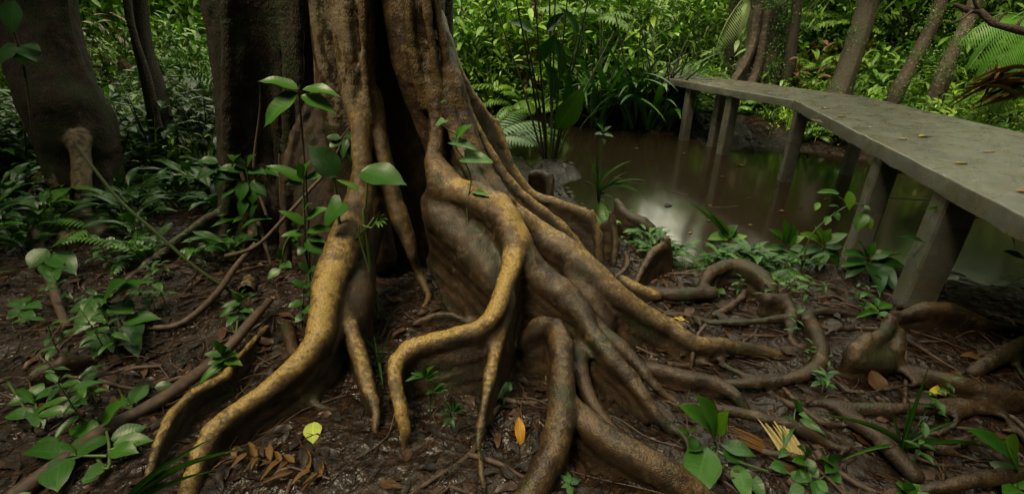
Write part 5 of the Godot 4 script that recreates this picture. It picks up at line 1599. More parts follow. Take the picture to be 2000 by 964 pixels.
	# leaves that hang in from the leaning tree's climbers
	drawn_plant("climbing_vine", "climber with large ribbed leaves hanging on the leaning trunk", "vine", "", -3.7, [60, 255], [[[8, -60], [20, 40], [35, 90], [50, 150], [62, 255]]],
		[[35, 90, -5, 125, 40, 5, 0, 0.4], [38, 92, 72, 122, 30, 5, 0, 0.5], [34, 92, 45, 128, 34, 4, 0, 0.4], [28, 0, 22, 68, 36, 5, 0, 0.3], [45, 88, 80, 100, 20, 5]], 3.0, M.twig)
	# wild ferns behind the right buttress
	fern("big_fern", "large bright fern arching beside the creek-side buttress", Vector3(-0.45, 0, -6.6), 1.3, 10, 0, 31)
	fern("big_fern", "dark fern leaning out behind the creek-side buttress", Vector3(-0.15, 0, -7.3), 1.1, 8, 1, 33)
	fern("water_fern", "small fern hanging over the muddy spit beside the grass tuft", hit_z(1195, 400, -3.9), 0.42, 6, 0, 35)
	# tall reeds on the hummock
	var base := hit_z(1075, 300, -6.2)
	base.y = gy(base.x, base.z)
	var reeds := thing("reed_clump", base, "thicket of tall dark stems rising from a muddy hummock in the creek", "reeds")
	for s in [[1062, 240, 1000, -40], [1070, 240, 1052, 90], [1080, 250, 1112, -40], [1088, 250, 1155, -30], [1075, 250, 1086, -60], [1066, 250, 1040, -60], [1092, 255, 1200, 60], [1078, 250, 1072, -60], [1060, 255, 955, -20], [1084, 255, 1128, 60], [1070, 255, 1022, 40]]:
		var a := base + Vector3((s[0] - 1075) * 0.006, -0.05, jitter(0.12))
		var b := hit_z(s[2], s[3], -6.2 + jitter(0.5))
		part("stem", tube_from([[a.x, a.y, a.z, 0.016], [lerpf(a.x, b.x, 0.45), lerpf(a.y, b.y, 0.5), lerpf(a.z, b.z, 0.5), 0.013], [b.x, b.y, b.z, 0.008]], 0.2, 6, 0.0, null, base).mesh(), M.dark_stem if rng.randf() < 0.6 else M.stem, reeds)
	for l in [[1090, 250, 1142, 165, 40, 3, 0], [1082, 190, 1060, 110, 22, 5, 1], [1095, 150, 1080, 60, 20, 5, 1], [1050, 120, 1090, 60, 18, 0, 1], [1128, 70, 1090, 10, 20, 0, 1], [1040, 60, 990, 40, 20, 4, 1], [1100, 200, 1110, 130, 16, 0, 1], [1068, 60, 1110, 20, 16, 2, 1]]:
		var a := hit_z(l[0], l[1], -6.15)
		var b := hit_z(l[2], l[3], -6.0)
		add_leaf(reeds, a, b, l[4] * view_depth(a) / FOCAL * 1.3, Vector3(0.3, 0.6, 0.7), M.leaf[l[5]], l[6], 0.5)
	# big strap-leaved thicket on the far bank
	for s in [[1170, 238, -9.3, 22, 2.6, "tallest thicket of arching strap leaves right behind the reed stems"], [1235, 234, -9.1, 24, 2.5, "broadest thicket of arching strap leaves in the middle of the far bank"], [1120, 240, -9.6, 16, 2.2, "thinner strap-leaf thicket seen between the reed stems"], [1282, 226, -9.2, 18, 2.0, "strap-leaf thicket standing just before the far end of the boardwalk"], [1308, 214, -9.5, 14, 1.5, "low strap-leaf tuft tucked behind the far end of the boardwalk"], [1268, 250, -8.95, 16, 1.9, "strap-leaf thicket drooping over the far water edge"], [1296, 252, -8.8, 13, 1.5, "small strap-leaf tuft beside the farthest boardwalk post"]]:
		strap_thicket(hit_z(s[0], s[1], s[2]), s[3], s[4], s[5])
	# palm fronds beyond the boardwalk
	palm("feather_palm", "feather palm with a pale hanging frond beside the fluted tree", [[1445, 60, -9.9], [1405, 110, -9.9]], [[1470, -20, 1400, 90], [1475, -10, 1440, 110], [1478, -30, 1530, 60]], M.pale_frond, -9.95)
	palm("feather_palm", "feather palm with long pale fronds at the foot of the leaning trunks", [], [[1990, 30, 1880, 85], [2010, 20, 1900, 130], [2010, 60, 1920, 150], [2030, 90, 1950, 210], [2040, 40, 1990, 190]], M.frond[0], -7.2)
	var heap := thing("dead_palm_frond", hit_z(1985, 215, -6.9), "heap of dead brown palm strips among the bright strap plants", "frond")
	for k in 22:
		var a := hit_z(rng.randf_range(1930, 2030), rng.randf_range(120, 200), -6.9 + jitter(0.3))
		var b := hit_z(rng.randf_range(1840, 1930), rng.randf_range(150, 225), -6.6 + jitter(0.3))
		add_leaf(heap, a, b, rng.randf_range(0.03, 0.07), Vector3(jitter(0.5), 0.8, 0.5), M.dead[[0, 2, 0, 1][k % 4]], 3, rng.randf_range(0.2, 0.9), "strip")

func fern(called: String, label: String, at: Vector3, size: float, n: int, look: int, seed_value: int) -> void:
	var r := RandomNumberGenerator.new()
	r.seed = seed_value
	at.y = gy(at.x, at.z)
	var t := thing(called, at, label, "fern")
	for k in n:
		var mb := MB.new()
		var a := TAU * k / n + r.randf_range(-0.3, 0.3)
		frond(mb, Transform3D(Basis.from_euler(Vector3(-r.randf_range(0.75, 1.25), a, 0)), Vector3.ZERO), size * r.randf_range(0.75, 1.1), size * 0.2, 20, r.randf_range(1.1, 1.7))
		part("frond", mb.mesh(), M.frond[look], t)

func strap_thicket(at: Vector3, n: int, length: float, label: String) -> void:
	at.y = gy(at.x, at.z)
	var t := thing("strap_thicket", at, label, "plant", "arching strap-leaf thickets on the far bank")
	for k in n:
		var a := TAU * k / n + jitter(0.5)
		var l := length * rng.randf_range(0.7, 1.1)
		var mb := MB.new()
		mb.leaf(Transform3D(Basis.from_euler(Vector3(-rng.randf_range(1.05, 1.5), a, 0)), Vector3.ZERO), l, rng.randf_range(0.08, 0.15), 3, rng.randf_range(0.9, 2.3), 0.25, 14, 2)
		part("leaf", mb.mesh(), M.blade[[0, 1, 1, 0, 2][rng.randi() % 5]], t, Transform3D(Basis(), Vector3(jitter(0.15), 0, jitter(0.15))))
	for k in 4:
		var a := rng.randf() * TAU
		var tip := Vector3(cos(a) * 0.5, length * 0.8, sin(a) * 0.5)
		part("stem", tube_from([[0, -0.05, 0, 0.018], [tip.x * 0.4, tip.y * 0.5, tip.z * 0.4, 0.014], [tip.x, tip.y, tip.z, 0.006]], 0.2, 6).mesh(), M.dark_stem, t)

func palm(called: String, label: String, _unused: Array, fronds: Array, look: Material, z: float) -> void:
	var first := hit_z(fronds[0][0], fronds[0][1], z)
	var foot := Vector3(first.x + 0.2, gy(first.x + 0.2, z), z)
	var t := thing(called, foot, label, "palm")
	for f in fronds:
		var a := hit_z(f[0], f[1], z + jitter(0.2))
		var b := hit_z(f[2], f[3], z + 0.35)
		var dir := b - a
		var fwd := Vector3(dir.x, dir.y + dir.length() * 0.45, dir.z).normalized()
		var side := Vector3.UP.cross(fwd).normalized()
		var mb := MB.new()
		frond(mb, Transform3D(Basis(side, fwd.cross(side), fwd), a - foot), dir.length() * 1.1, dir.length() * 0.32, 30, 0.9, 0.022, 0.6)
		part("frond", mb.mesh(), look, t)
		part("stalk", tube_from([[0, -0.05, 0, 0.03], [(a.x - foot.x) * 0.6, (a.y - foot.y) * 0.6, (a.z - foot.z) * 0.5, 0.022], [a.x - foot.x, a.y - foot.y, a.z - foot.z, 0.014]], 0.2, 6).mesh(), M.stem, t)

# ---------------------------------------------------------------- plants repeated over the ground
func make_proto(kind: String, seed_value: int) -> Node3D:
	var r := RandomNumberGenerator.new()
	r.seed = seed_value
	var t := Node3D.new()
	if kind == "seedling":
		var h := r.randf_range(0.16, 0.3)
		part("stem", tube_from([[0, -0.03, 0, 0.004], [0.01, h * 0.5, 0.01, 0.003], [0.02, h, 0, 0.0015]], 0.05, 5).mesh(), M.stem, t)
		for k in 7:
			var f := 0.35 + 0.65 * k / 6.0
			var a := k * 2.4 + r.randf_range(-0.3, 0.3)
			var p := Vector3(0.02 * f, h * f, 0)
			var l := r.randf_range(0.09, 0.16) * (1.15 - 0.4 * f)
			add_leaf(t, p, p + Vector3(cos(a), r.randf_range(-0.35, 0.35), sin(a)) * l, l * r.randf_range(0.36, 0.5), Vector3.UP, M.leaf[[0, 1, 4, 2][r.randi() % 4]], 0, 0.7)
	elif kind == "herb":
		for k in 9:
			var a := TAU * k / 9.0 + r.randf_range(-0.3, 0.3)
			var l := r.randf_range(0.14, 0.26)
			var h := r.randf_range(0.06, 0.2)
			var p := Vector3(cos(a) * 0.05, h, sin(a) * 0.05)
			part("stem", tube_from([[0, -0.03, 0, 0.003], [p.x, p.y, p.z, 0.002]], 0.05, 5).mesh(), M.stem, t)
			add_leaf(t, p, p + Vector3(cos(a), r.randf_range(0.0, 0.6), sin(a)) * l, l * r.randf_range(0.3, 0.45), Vector3.UP, M.leaf[[0, 1, 5, 2, 4][r.randi() % 5]], 0, 0.9)
	elif kind == "fern":
		for k in 7:
			var mb := MB.new()
			frond(mb, Transform3D(Basis.from_euler(Vector3(-r.randf_range(0.6, 1.15), TAU * k / 7.0 + r.randf_range(-0.3, 0.3), 0)), Vector3(0, -0.02, 0)), r.randf_range(0.28, 0.45), 0.085, 14, r.randf_range(1.0, 1.6))
			part("frond", mb.mesh(), M.frond[r.randi() % 2], t)
	elif kind == "grass":
		for k in 13:
			var a := TAU * k / 13.0 + r.randf_range(-0.4, 0.4)
			var xf := Transform3D(Basis.from_euler(Vector3(-r.randf_range(0.9, 1.3), a, 0)), Vector3(0, -0.02, 0))
			var mb := MB.new()
			mb.leaf(xf, r.randf_range(0.35, 0.7), r.randf_range(0.012, 0.022), 3, r.randf_range(0.8, 1.9), 0.2, 9, 2)
			part("blade", mb.mesh(), M.blade[r.randi() % 3], t)
	elif kind == "strap":
		for k in 11:
			var a := TAU * k / 11.0 + r.randf_range(-0.4, 0.4)
			var mb := MB.new()
			mb.leaf(Transform3D(Basis.from_euler(Vector3(-r.randf_range(0.7, 1.3), a, 0)), Vector3(0, -0.02, 0)), r.randf_range(0.4, 0.65), r.randf_range(0.07, 0.11), 0, r.randf_range(0.6, 1.2), 0.15, 10, 4)
			part("leaf", mb.mesh(), M.leaf[[3, 1, 5, 3][r.randi() % 4]], t)
	elif kind == "shrub":
		for s in 4:
			var a := TAU * s / 4.0 + r.randf_range(-0.4, 0.4)
			var h := r.randf_range(0.5, 0.9)
			var tip := Vector3(cos(a) * 0.28, h, sin(a) * 0.28)
			part("stem", tube_from([[0, -0.03, 0, 0.008], [tip.x * 0.4, h * 0.5, tip.z * 0.4, 0.006], [tip.x, h, tip.z, 0.002]], 0.1, 5).mesh(), M.dark_stem, t)
			for k in 7:
				var f := 0.3 + 0.7 * k / 6.0
				var p := Vector3(tip.x * f * f, h * f, tip.z * f * f)
				var b := k * 2.4 + a
				var l := r.randf_range(0.14, 0.22)
				add_leaf(t, p, p + Vector3(cos(b), r.randf_range(-0.5, 0.25), sin(b)) * l, l * 0.42, Vector3.UP, M.leaf[[0, 2, 5, 4, 1][r.randi() % 5]], 0, 0.8)
	return t

var landmarks: Array = []
func where(p: Vector3) -> String:
	if landmarks.is_empty():
		for m in [[700, 520, "by the hollow of the great tree"], [480, 780, "beside the sweeping front root"], [330, 860, "near the low golden ridge"], [200, 860, "beside the long fallen branch"], [400, 700, "above the long fallen branch"], [60, 730, "by the bent surface root"], [150, 480, "at the feet of the propping roots"], [360, 520, "below the dark sloping plank root"], [480, 590, "by the pale root of the mossy trunk"], [40, 600, "beside the bent brown stick"], [240, 600, "by the wet drooping plant"], [830, 780, "under the arched golden root"], [1000, 850, "in the dark gap between the roots"], [1200, 760, "between the forked right roots"], [1380, 660, "along the long golden root"], [1270, 880, "behind the thick central root"], [1450, 560, "by the arched creek root"], [1560, 530, "on the creek bank"], [1600, 700, "inside the curved grey root"], [1720, 760, "below the block-shaped root"], [1850, 640, "by the humped root near the post"], [1880, 760, "along the mossy right root"], [1780, 860, "around the tall grass tuft"], [1450, 860, "around the glossy lance-leaved plant"], [1600, 900, "by the torn palm sheath"], [1950, 900, "under the sweeping dark leaf"], [1250, 470, "on the muddy spit"], [1620, 280, "under the boardwalk bend"], [1450, 250, "on the far bank by the posts"]]:
			landmarks.append([hit_ground(m[0], m[1]), m[2]])
		landmarks.append([Vector3(-4.6, 0, -5.6), "behind the leaning trunk"])
		landmarks.append([Vector3(-3.6, 0, -6.0), "around the slim dark trunk"])
		landmarks.append([Vector3(-2.4, 0, -5.4), "behind the mossy trunk"])
		landmarks.append([Vector3(-1.0, 0, -6.0), "behind the great tree"])
		landmarks.append([Vector3(6.2, 0, -8.2), "under the mossy leaning trunk"])
		landmarks.append([Vector3(7.2, 0, -8.0), "under the reddish leaning trunk"])
		landmarks.append([Vector3(6.9, 0, -6.4), "near the heap of dead palm strips"])
		landmarks.append([Vector3(5.0, 0, -9.4), "at the foot of the fluted tree"])
		landmarks.append([Vector3(5.4, 0, -6.2), "along the far edge of the boardwalk"])
	var best := ""
	var least := 1e9
	for m in landmarks:
		var d: float = Vector2(p.x - m[0].x, p.z - m[0].z).length()
		if d < least:
			least = d
			best = m[1]
	return best

func make_scattered_plants() -> void:
	var words := {
		"seedling": ["seedling", "seedling", "green seedling with pointed leaves"],
		"herb": ["leafy_herb", "herb", "rosette herb with wet oval leaves"],
		"fern": ["small_fern", "fern", "feathery green fern"],
		"grass": ["grass_tuft", "grass", "loose grass tuft"],
		"strap": ["bank_plant", "plant", "bright broad-bladed plant"],
		"shrub": ["young_shrub", "shrub", "dark-leaved young shrub"]}
	var protos := {}
	for k in words:
		protos[k] = [make_proto(k, 11), make_proto(k, 12), make_proto(k, 13)]
	var jobs := [
		# kind, count, x range, z range, scale range
		["seedling", 60, -3.9, -1.1, -4.6, -1.2, 0.6, 1.1], ["seedling", 26, 0.4, 3.2, -3.6, -1.2, 0.35, 0.7], ["herb", 20, 1.1, 3.0, -3.7, -3.0, 0.5, 0.95], ["fern", 9, 1.1, 3.0, -3.7, -2.9, 0.5, 0.9],
		["herb", 90, -5.5, -1.5, -6.0, -3.0, 0.7, 1.5], ["fern", 46, -5.5, -1.4, -7.0, -3.0, 0.7, 1.5], ["fern", 20, 4.9, 9.0, -9.0, -5.5, 0.8, 1.4],
		["grass", 70, 4.6, 9.0, -9.0, -4.6, 0.7, 1.3], ["strap", 34, 4.7, 8.5, -9.5, -5.2, 0.7, 1.25], ["shrub", 80, -6.5, -1.4, -8.0, -4.6, 0.7, 1.4]]
	for j in jobs:
		var w: Array = words[j[0]]
		var made := 0
		var tries := 0
		while made < j[1] and tries < j[1] * 12:
			tries += 1
			var x := rng.randf_range(j[2], j[3])
			var z := rng.randf_range(j[4], j[5])
			if not land(x, z) or on_deck(x, z, 0.12) or not in_view(Vector3(x, gy(x, z) + 0.2, z), 1.08):
				continue
			if z > -3.2 and x > -1.75 and x < 1.4:
				continue
			var o: Node3D = protos[j[0]][rng.randi() % 3].duplicate()
			o.name = numbered(w[0])
			add_child(o)
			o.position = Vector3(x, gy(x, z), z)
			o.rotation.y = rng.randf() * TAU
			o.scale = Vector3.ONE * rng.randf_range(j[6], j[7])
			var size_word := "tall" if o.scale.x > lerpf(j[6], j[7], 0.7) else ("tiny" if o.scale.x < lerpf(j[6], j[7], 0.3) else "small")
			var label: String = size_word + " " + w[2] + " " + where(o.position)
			meta(o, label, w[1], label)
			made += 1
	for k in protos:
		for o in protos[k]: o.free()

# ---------------------------------------------------------------- fallen things on the ground
func ground_tube(called: String, label: String, category: String, group: String, list: Array, material: Material, sides := 9, wobble := 0.25) -> Node3D:
	# list of [px, py, lift above the ground, radius in pixels]
	var rows: Array = []
	for n in list:
		var p := hit_ground(n[0], n[1])
		var r: float = n[3] * view_depth(p) / FOCAL
		p = hit_y(n[0], n[1], gy(p.x, p.z) + n[2] + r * 0.6)
		rows.append([p.x, p.y, p.z, r])
	var at := Vector3(rows[0][0], rows[0][1], rows[0][2])
	var o := part(called, tube_from(rows, 0.03, sides, wobble, null, at).mesh(), material, self, Transform3D(Basis(), at))
	meta(o, label, category, group)
	return o

func lay_leaf(px: float, py: float, len_px: float, wide_px: float, turn: float, material: Material, label: String, group := "", tilt := 0.15, lift := 0.012) -> void:
	var p := hit_ground(px, py)
	var s := view_depth(p) / FOCAL
	var o := part("fallen_leaf", leaf_mesh(0, 0.5, 0.05), material, self, Transform3D(Basis.from_euler(Vector3(tilt, turn, jitter(0.15))) * Basis.from_scale(Vector3(wide_px * s * 1.15, len_px * s, len_px * s * 1.15)), p + Vector3(0, lift, 0)))
	o.position -= o.basis.z * 0.5
	meta(o, label, "leaf", group)

func make_litter() -> void:
	ground_tube("fallen_log", "long dark fallen branch lying diagonally across the left mud", "log", "", [[528, 585, 0.10, 6], [480, 640, 0.06, 9], [436, 690, 0.03, 10], [376, 738, 0.0, 12], [306, 786, 0.0, 13], [200, 842, 0.0, 14], [112, 908, 0.0, 15], [20, 975, 0.0, 16]], M.twig)
	ground_tube("curved_stick", "curved grey stick lying on the mud before the dark plank root", "stick", "", [[300, 640, 0.0, 5], [345, 635, 0.02, 6], [385, 610, 0.03, 6], [425, 570, 0.05, 6], [460, 520, 0.10, 5], [500, 475, 0.2, 5]], M.twig)
	ground_tube("curved_stick", "bent brown stick under the pale propping roots", "stick", "", [[60, 450, 0.05, 9], [85, 500, 0.0, 9], [105, 570, 0.0, 8], [130, 640, 0.0, 7]], M.twig)
	ground_tube("curved_stick", "forked stick standing against the block-shaped root", "stick", "", [[1765, 650, 0.1, 4], [1770, 720, 0.02, 4], [1768, 790, 0.0, 4]], M.twig)
	ground_tube("curved_stick", "thin stick crossing beside the block-shaped root", "stick", "", [[1755, 655, 0.05, 4], [1800, 680, 0.03, 4], [1850, 712, 0.0, 3], [1870, 722, 0.0, 2]], M.twig)
	ground_tube("curved_stick", "crooked stick leaning in front of the long golden root", "stick", "", [[1350, 718, 0.0, 4], [1354, 690, 0.06, 4], [1360, 660, 0.12, 3], [1378, 634, 0.14, 3]], M.twig)
	ground_tube("fallen_log", "dark waterlogged branch floating in the creek between the posts", "log", "", [[1562, 338, 0.36, 4], [1580, 341, 0.36, 6], [1610, 344, 0.36, 6], [1650, 349, 0.36, 3], [1685, 353, 0.36, 1.5]], M.twig)
	var cane := thing("green_cane", hit_ground(482, 580), "long thin green cane leaning from the pale propping roots to the mud", "cane")
	part("stem", tube_from(pix_rows([[150, 285, -3.85, 1.5], [168, 310, -3.75, 2.8], [230, 388, -3.45, 3.2], [300, 450, -3.1, 3.4], [380, 520, -2.85, 3.2], [440, 560, -2.72, 2.8], [490, 588, -2.62, 2.4]]), 0.05, 7, 0.1, null, cane.position).mesh(), mat(lin(0.024, 0.036, 0.009), 0.7, 0.3), cane)
	var diag := thing("leaning_stick", hit_ground(455, 590), "thin bare stick leaning up across the plank buttress", "stick")
	part("stem", tube_from(pix_rows([[440, 500, -2.75, 4], [500, 480, -2.75, 4], [560, 420, -2.85, 4], [610, 365, -2.95, 3.5], [640, 330, -3.0, 3], [690, 238, -3.02, 2.5]]), 0.05, 7, 0.2, null, diag.position).mesh(), M.twig, diag)
	# hanging aerial roots and lianas on the mossy trunk
	for v in [[[613, -40, -3.5, 3], [612, 60, -3.48, 3], [616, 160, -3.3, 2.5], [614, 250, -3.1, 2]], [[500, 60, -3.62, 2.5], [508, 200, -3.55, 2.5], [496, 330, -3.4, 3], [520, 420, -3.2, 3]], [[450, 140, -3.75, 4], [452, 230, -3.6, 4], [470, 330, -3.5, 4], [500, 420, -3.35, 4], [530, 520, -3.15, 3.5]], [[545, 300, -3.3, 2], [548, 400, -3.2, 2], [556, 500, -3.0, 2]]]:
		var a := hit(v[-1][0], v[-1][1], v[-1][2])
		var o := thing("aerial_root", a, "thin hanging aerial root dangling down the mossy trunk", "vine", "aerial roots on the mossy trunk")
		part("strand", tube_from(pix_rows(v), 0.06, 6, 0.2, null, a).mesh(), M.twig, o)
	# leaves one can pick out
	lay_leaf(612, 850, 40, 34, 0.3, M.yellow_green, "half-eaten yellow-green leaf lying on the dark mud between the roots", "", 0.35)
	lay_leaf(1016, 855, 52, 20, 0.15, M.orange, "orange-yellow pointed leaf standing on edge in the dark gap", "", 0.9, 0.03)
	lay_leaf(1199, 737, 34, 20, 0.5, M.pale_dead, "pale tan oval leaf lying in the hollow between the right roots", "", 0.4)
	lay_leaf(1710, 760, 48, 32, 0.1, M.dead[0], "large upright brown leaf leaning below the block-shaped root", "", 0.7, 0.03)
	lay_leaf(1835, 770, 60, 20, 1.9, M.yellow, "long yellow-brown leaf lying beside the mossy right root", "")
	lay_leaf(1900, 702, 50, 18, 1.6, M.dead[2], "broad wet brown leaf lying by the rightmost root", "")
	lay_leaf(228, 292, 44, 22, 1.4, M.pale_dead, "big pale curled dead leaf lying behind the propping roots", "", -0.5, 0.5)
	lay_leaf(218, 370, 34, 18, 1.2, M.dead[2], "brown curled leaf resting on the green cane", "", 0.3, 0.2)
	lay_leaf(58, 395, 30, 12, 0.2, M.pale_dead, "tan folded leaf hanging beside the propping roots", "", 0.9, 0.2)
	lay_leaf(1330, 628, 26, 12, 1.4, M.yellow, "small yellow leaf lying beyond the long golden root", "")
	lay_leaf(1540, 690, 30, 26, 0.9, M.dead[1], "crumpled glossy wet leaf under the arched creek root", "")
	lay_leaf(775, 590, 40, 16, 1.5, M.dead[0], "brown leaf lying inside the dark hollow", "")
	# leaves and sticks adrift on the creek
	for f in [[1298, 402, 26, 9, 3], [1330, 300, 16, 6, 0], [1385, 402, 14, 5, 2], [1440, 322, 22, 6, 2], [1380, 430, 12, 5, 2], [1520, 412, 22, 5, 4], [1462, 440, 16, 5, 2], [1345, 455, 14, 5, 4], [1405, 345, 18, 4, 0], [1610, 390, 18, 5, 2], [1240, 290, 12, 5, 4], [1460, 388, 16, 4, 1], [1560, 405, 12, 3, 1]]:
		var p := hit_y(f[0], f[1], WATER_Y + 0.004)
		var sc := view_depth(p) / FOCAL
		var o := part("floating_leaf", leaf_mesh(0, 0.25, 0.04), M.dead[f[4]], self, Transform3D(Basis(Vector3.UP, rng.randf_range(1.0, 2.2)) * Basis.from_scale(Vector3(f[3] * sc * 1.3, f[2] * sc * 0.8, f[2] * sc * 0.8)), p))
		meta(o, ("pale tan" if f[4] == 4 else ("rust-coloured" if f[4] == 2 else "dark")) + " dead leaf floating on the brown creek water", "leaf", ("pale tan" if f[4] == 4 else ("rust-coloured" if f[4] == 2 else "dark")) + " leaves floating on the creek")
	for f in [[1300, 372, 1345, 380], [1385, 405, 1440, 402], [1200, 345, 1250, 360], [1730, 385, 1840, 390]]:
		var a := hit_y(f[0], f[1], WATER_Y)
		var b := hit_y(f[2], f[3], WATER_Y)
		var o := part("floating_stick", tube_from([[a.x, WATER_Y + 0.002, a.z, 0.006], [(a.x + b.x) / 2, WATER_Y + 0.004, (a.z + b.z) / 2 + 0.03, 0.006], [b.x, WATER_Y + 0.002, b.z, 0.003]], 0.05, 6, 0.2, null, a).mesh(), M.twig, self, Transform3D(Basis(), a))
		meta(o, "thin stick floating on the brown creek water", "stick", "sticks floating on the creek")
	# torn palm sheath and orange dead frond
	for s in [[1552, 862, 78, 46, 0.25, "torn pale palm sheath standing among the right foreground plants"], [1500, 848, 80, 34, 1.3, "brown fibrous palm sheath lying beside the torn pale one"]]:
		var p := hit_ground(s[0], s[1] + 30)
		var sc := view_depth(p) / FOCAL
		var t := thing("palm_sheath", p, s[5], "palm sheath")
		for k in 9:
			var mb := MB.new()
			mb.leaf(Transform3D(Basis.from_euler(Vector3(-0.5 + jitter(0.06), jitter(0.06), 0)), Vector3((k - 4) * s[3] * sc / 8.0, 0, 0)), s[2] * sc * rng.randf_range(0.8, 1.15), s[3] * sc / 6.0, 3, 0.3, 0.3, 6, 2)
			part("fibre", mb.mesh(), M.pale_dead if s[0] > 1530 else M.dead[2], t)
		t.rotation.y = PI + s[4]
	var fp := hit_ground(640, 930)
	var fr := thing("dead_frond", fp, "rust-orange dead frond lying flat on the wet mud", "frond")
	for k in 26:
		var f := k / 25.0
		var a := hit_ground(lerpf(640, 470, f) + jitter(10), lerpf(938, 893, f) + jitter(8)) + Vector3(0, 0.02 + rng.randf() * 0.02, 0)
		var turn := rng.randf_range(0.4, 1.5) * (1.0 if k % 2 else -1.0)
		var dir := Vector3(-cos(turn), jitter(0.12), -sin(turn)) * rng.randf_range(0.05, 0.13)
		add_leaf(fr, a, a + dir, rng.randf_range(0.012, 0.03), Vector3(jitter(0.4), 1, jitter(0.4)), M.dead[[0, 2, 2, 1][k % 4]], 1, rng.randf_range(0.2, 1.2), "leaflet")
	part("rachis", tube_from([[hit_ground(645, 940).x, 0.03, hit_ground(645, 940).z, 0.005], [hit_ground(550, 918).x, 0.045, hit_ground(550, 918).z, 0.004], [hit_ground(465, 892).x, 0.03, hit_ground(465, 892).z, 0.002]], 0.04, 6, 0.1, null, fp).mesh(), M.twig, fr)
	# loose leaves and twigs, then the mass of crumbs and rootlets
	var n := 0
	while n < 230:
		var x := rng.randf_range(-3.4, 3.6)
		var z := rng.randf_range(-4.6, -1.0)
		if n > 150:
			x = rng.randf_range(3.6, 5.6)
			z = rng.randf_range(-8.6, -6.4)
		var p := Vector3(x, gy(x, z), z)
		if not in_view(p) or not land(x, z): 
			n += 1 if rng.randf() < 0.2 else 0
			continue
		n += 1
		var l := rng.randf_range(0.05, 0.14)
		var o := part("litter_leaf", leaf_mesh(0, 0.25 if n % 2 else 0.5, 0.04), M.dead[[0, 1, 3, 0, 1, 2, 3, 1, 4][rng.randi() % 9]], self, Transform3D(Basis.from_euler(Vector3(jitter(0.2), rng.randf() * TAU, jitter(0.2))) * Basis.from_scale(Vector3(l * rng.randf_range(0.35, 0.55), l, l)), p + Vector3(0, 0.008, 0)))
		var words: String = {M.dead[0]: "brown", M.dead[1]: "dark brown", M.dead[2]: "rust-coloured", M.dead[3]: "blackened", M.dead[4]: "pale tan"}[o.material_override]
		words = ("large " if l > 0.1 else "small ") + words + " dead leaf lying " + where(p)
		meta(o, words, "leaf", words)
	for k in 280:
		var x := rng.randf_range(-3.4, 3.4)
		var z := rng.randf_range(-3.8, -1.0)
		var p := Vector3(x, gy(x, z), z)
		if not in_view(p, 1.0) or not land(x, z): continue
		var a := rng.randf() * TAU
		var l := rng.randf_range(0.2, 0.75)
		var rows: Array = []
		for i in 5:
			var q := p + Vector3(cos(a), 0, sin(a)) * l * i / 4.0
			a += jitter(0.35)
			rows.append([q.x, gy(q.x, q.z) + 0.006 + (0.03 if i == 2 else 0.0) * rng.randf(), q.z, rng.randf_range(0.002, 0.005) * (1.0 - 0.12 * i)])
		var o := part("twig", tube_from(rows, 0.05, 6, 0.2, null, p).mesh(), M.twig, self, Transform3D(Basis(), p))
		var words := ("long" if l > 0.4 else "short") + " thin dead twig lying " + where(p)
		meta(o, words, "twig", words)
	# thin roots that snake over the mud, each on its own
	for k in 95:
		var x := rng.randf_range(-3.2, 3.2) if k < 50 else rng.randf_range(0.5, 3.2)
		var z := rng.randf_range(-3.4, -1.2)
		if not land(x, z): continue
		var p := Vector3(x, gy(x, z), z)
		var a := atan2(z + 2.8, x + 0.7) + jitter(0.7)
		var rows: Array = []
		var q := p
		var r := rng.randf_range(0.006, 0.016)
		for i in 9:
			rows.append([q.x, gy(q.x, q.z) + r * 0.35 + 0.012 * sin(i * 2.1 + k), q.z, r * (1.0 - 0.09 * i)])
			a += jitter(0.55)
			q += Vector3(cos(a), 0, sin(a)) * rng.randf_range(0.07, 0.14)
		var o := part("thin_root", tube_from(rows, 0.03, 7, 0.25, null, p).mesh(), M.twig, self, Transform3D(Basis(), p))
		var words := ("stout" if r > 0.011 else "thin") + " brown root snaking over the mud " + where(p)
		meta(o, words, "root", words)
	var bits: Array = []
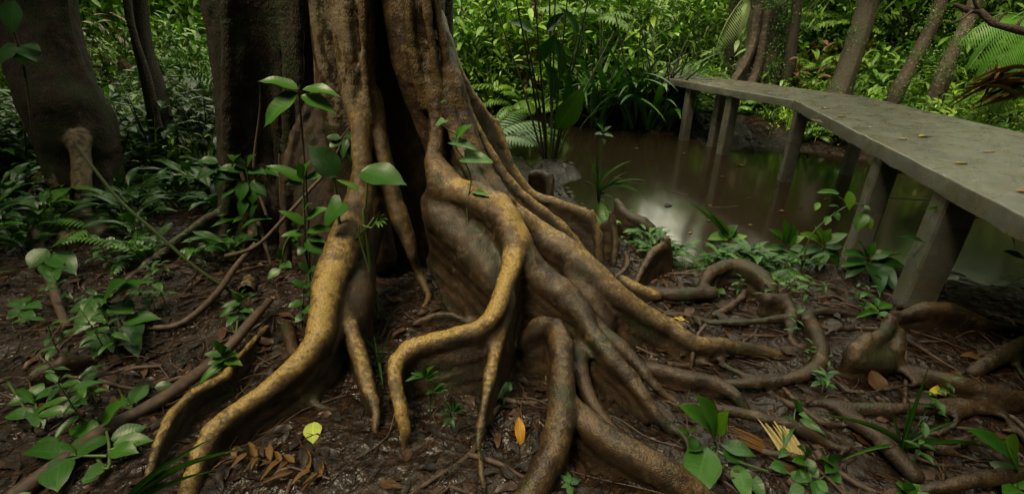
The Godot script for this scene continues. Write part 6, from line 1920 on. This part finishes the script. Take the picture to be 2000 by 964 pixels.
	var tints: Array = []
	for k in 8500:
		var x := rng.randf_range(-4.2, 4.4)
		var z := rng.randf_range(-5.0, -0.6)
		if k > 6000:
			x = rng.randf_range(-1.0, 7.0)
			z = rng.randf_range(-11.0, -6.0)
		if not land(x, z): continue
		var s := rng.randf_range(0.04, 0.13)
		bits.append(Transform3D(Basis.from_euler(Vector3(jitter(0.22), rng.randf() * TAU, jitter(0.22))) * Basis.from_scale(Vector3(s * rng.randf_range(0.3, 0.55), s, s)), Vector3(x, gy(x, z) + rng.randf_range(0.0, 0.012), z)))
		tints.append([Color(0.014, 0.008, 0.005), Color(0.024, 0.012, 0.006), Color(0.007, 0.005, 0.0035), Color(0.042, 0.019, 0.008), Color(0.011, 0.008, 0.006)][rng.randi() % 5] * rng.randf_range(0.7, 1.3))
	var mb := MB.new()
	mb.leaf(Transform3D(), 1.0, 1.0, 0, 0.35, 0.05, 6, 2, 0.04)
	meta(multi("leaf_litter", mb.mesh(), M.litter, bits, tints, self), "dark wet leaf litter covering the mud", "leaf litter", "", "stuff")
	bits = []
	tints = []
	for k in 7000:
		var x := rng.randf_range(-4.0, 4.0)
		var z := rng.randf_range(-4.6, -0.6)
		if not land(x, z): continue
		bits.append(Transform3D(Basis.from_euler(Vector3(jitter(0.12) + 0.02, rng.randf() * TAU, 0)) * Basis.from_scale(Vector3(1, 1, 1) * rng.randf_range(0.4, 1.3)), Vector3(x, gy(x, z) + 0.006, z)))
		tints.append(Color(0.03, 0.015, 0.007).lerp(Color(0.08, 0.037, 0.014), rng.randf()) * rng.randf_range(0.4, 1.2))
	var tw := MB.new()
	tw.tube(PackedVector3Array([Vector3(0, 0, 0), Vector3(0.012, 0.006, 0.05), Vector3(-0.008, 0.01, 0.11), Vector3(0.01, 0.0, 0.17)]), PackedFloat32Array([0.0018, 0.0018, 0.0014, 0.0008]), 4)
	meta(multi("rootlets", tw.mesh(), M.litter, bits, tints, self), "fine brown rootlets and needles matted over the mud", "rootlets", "", "stuff")
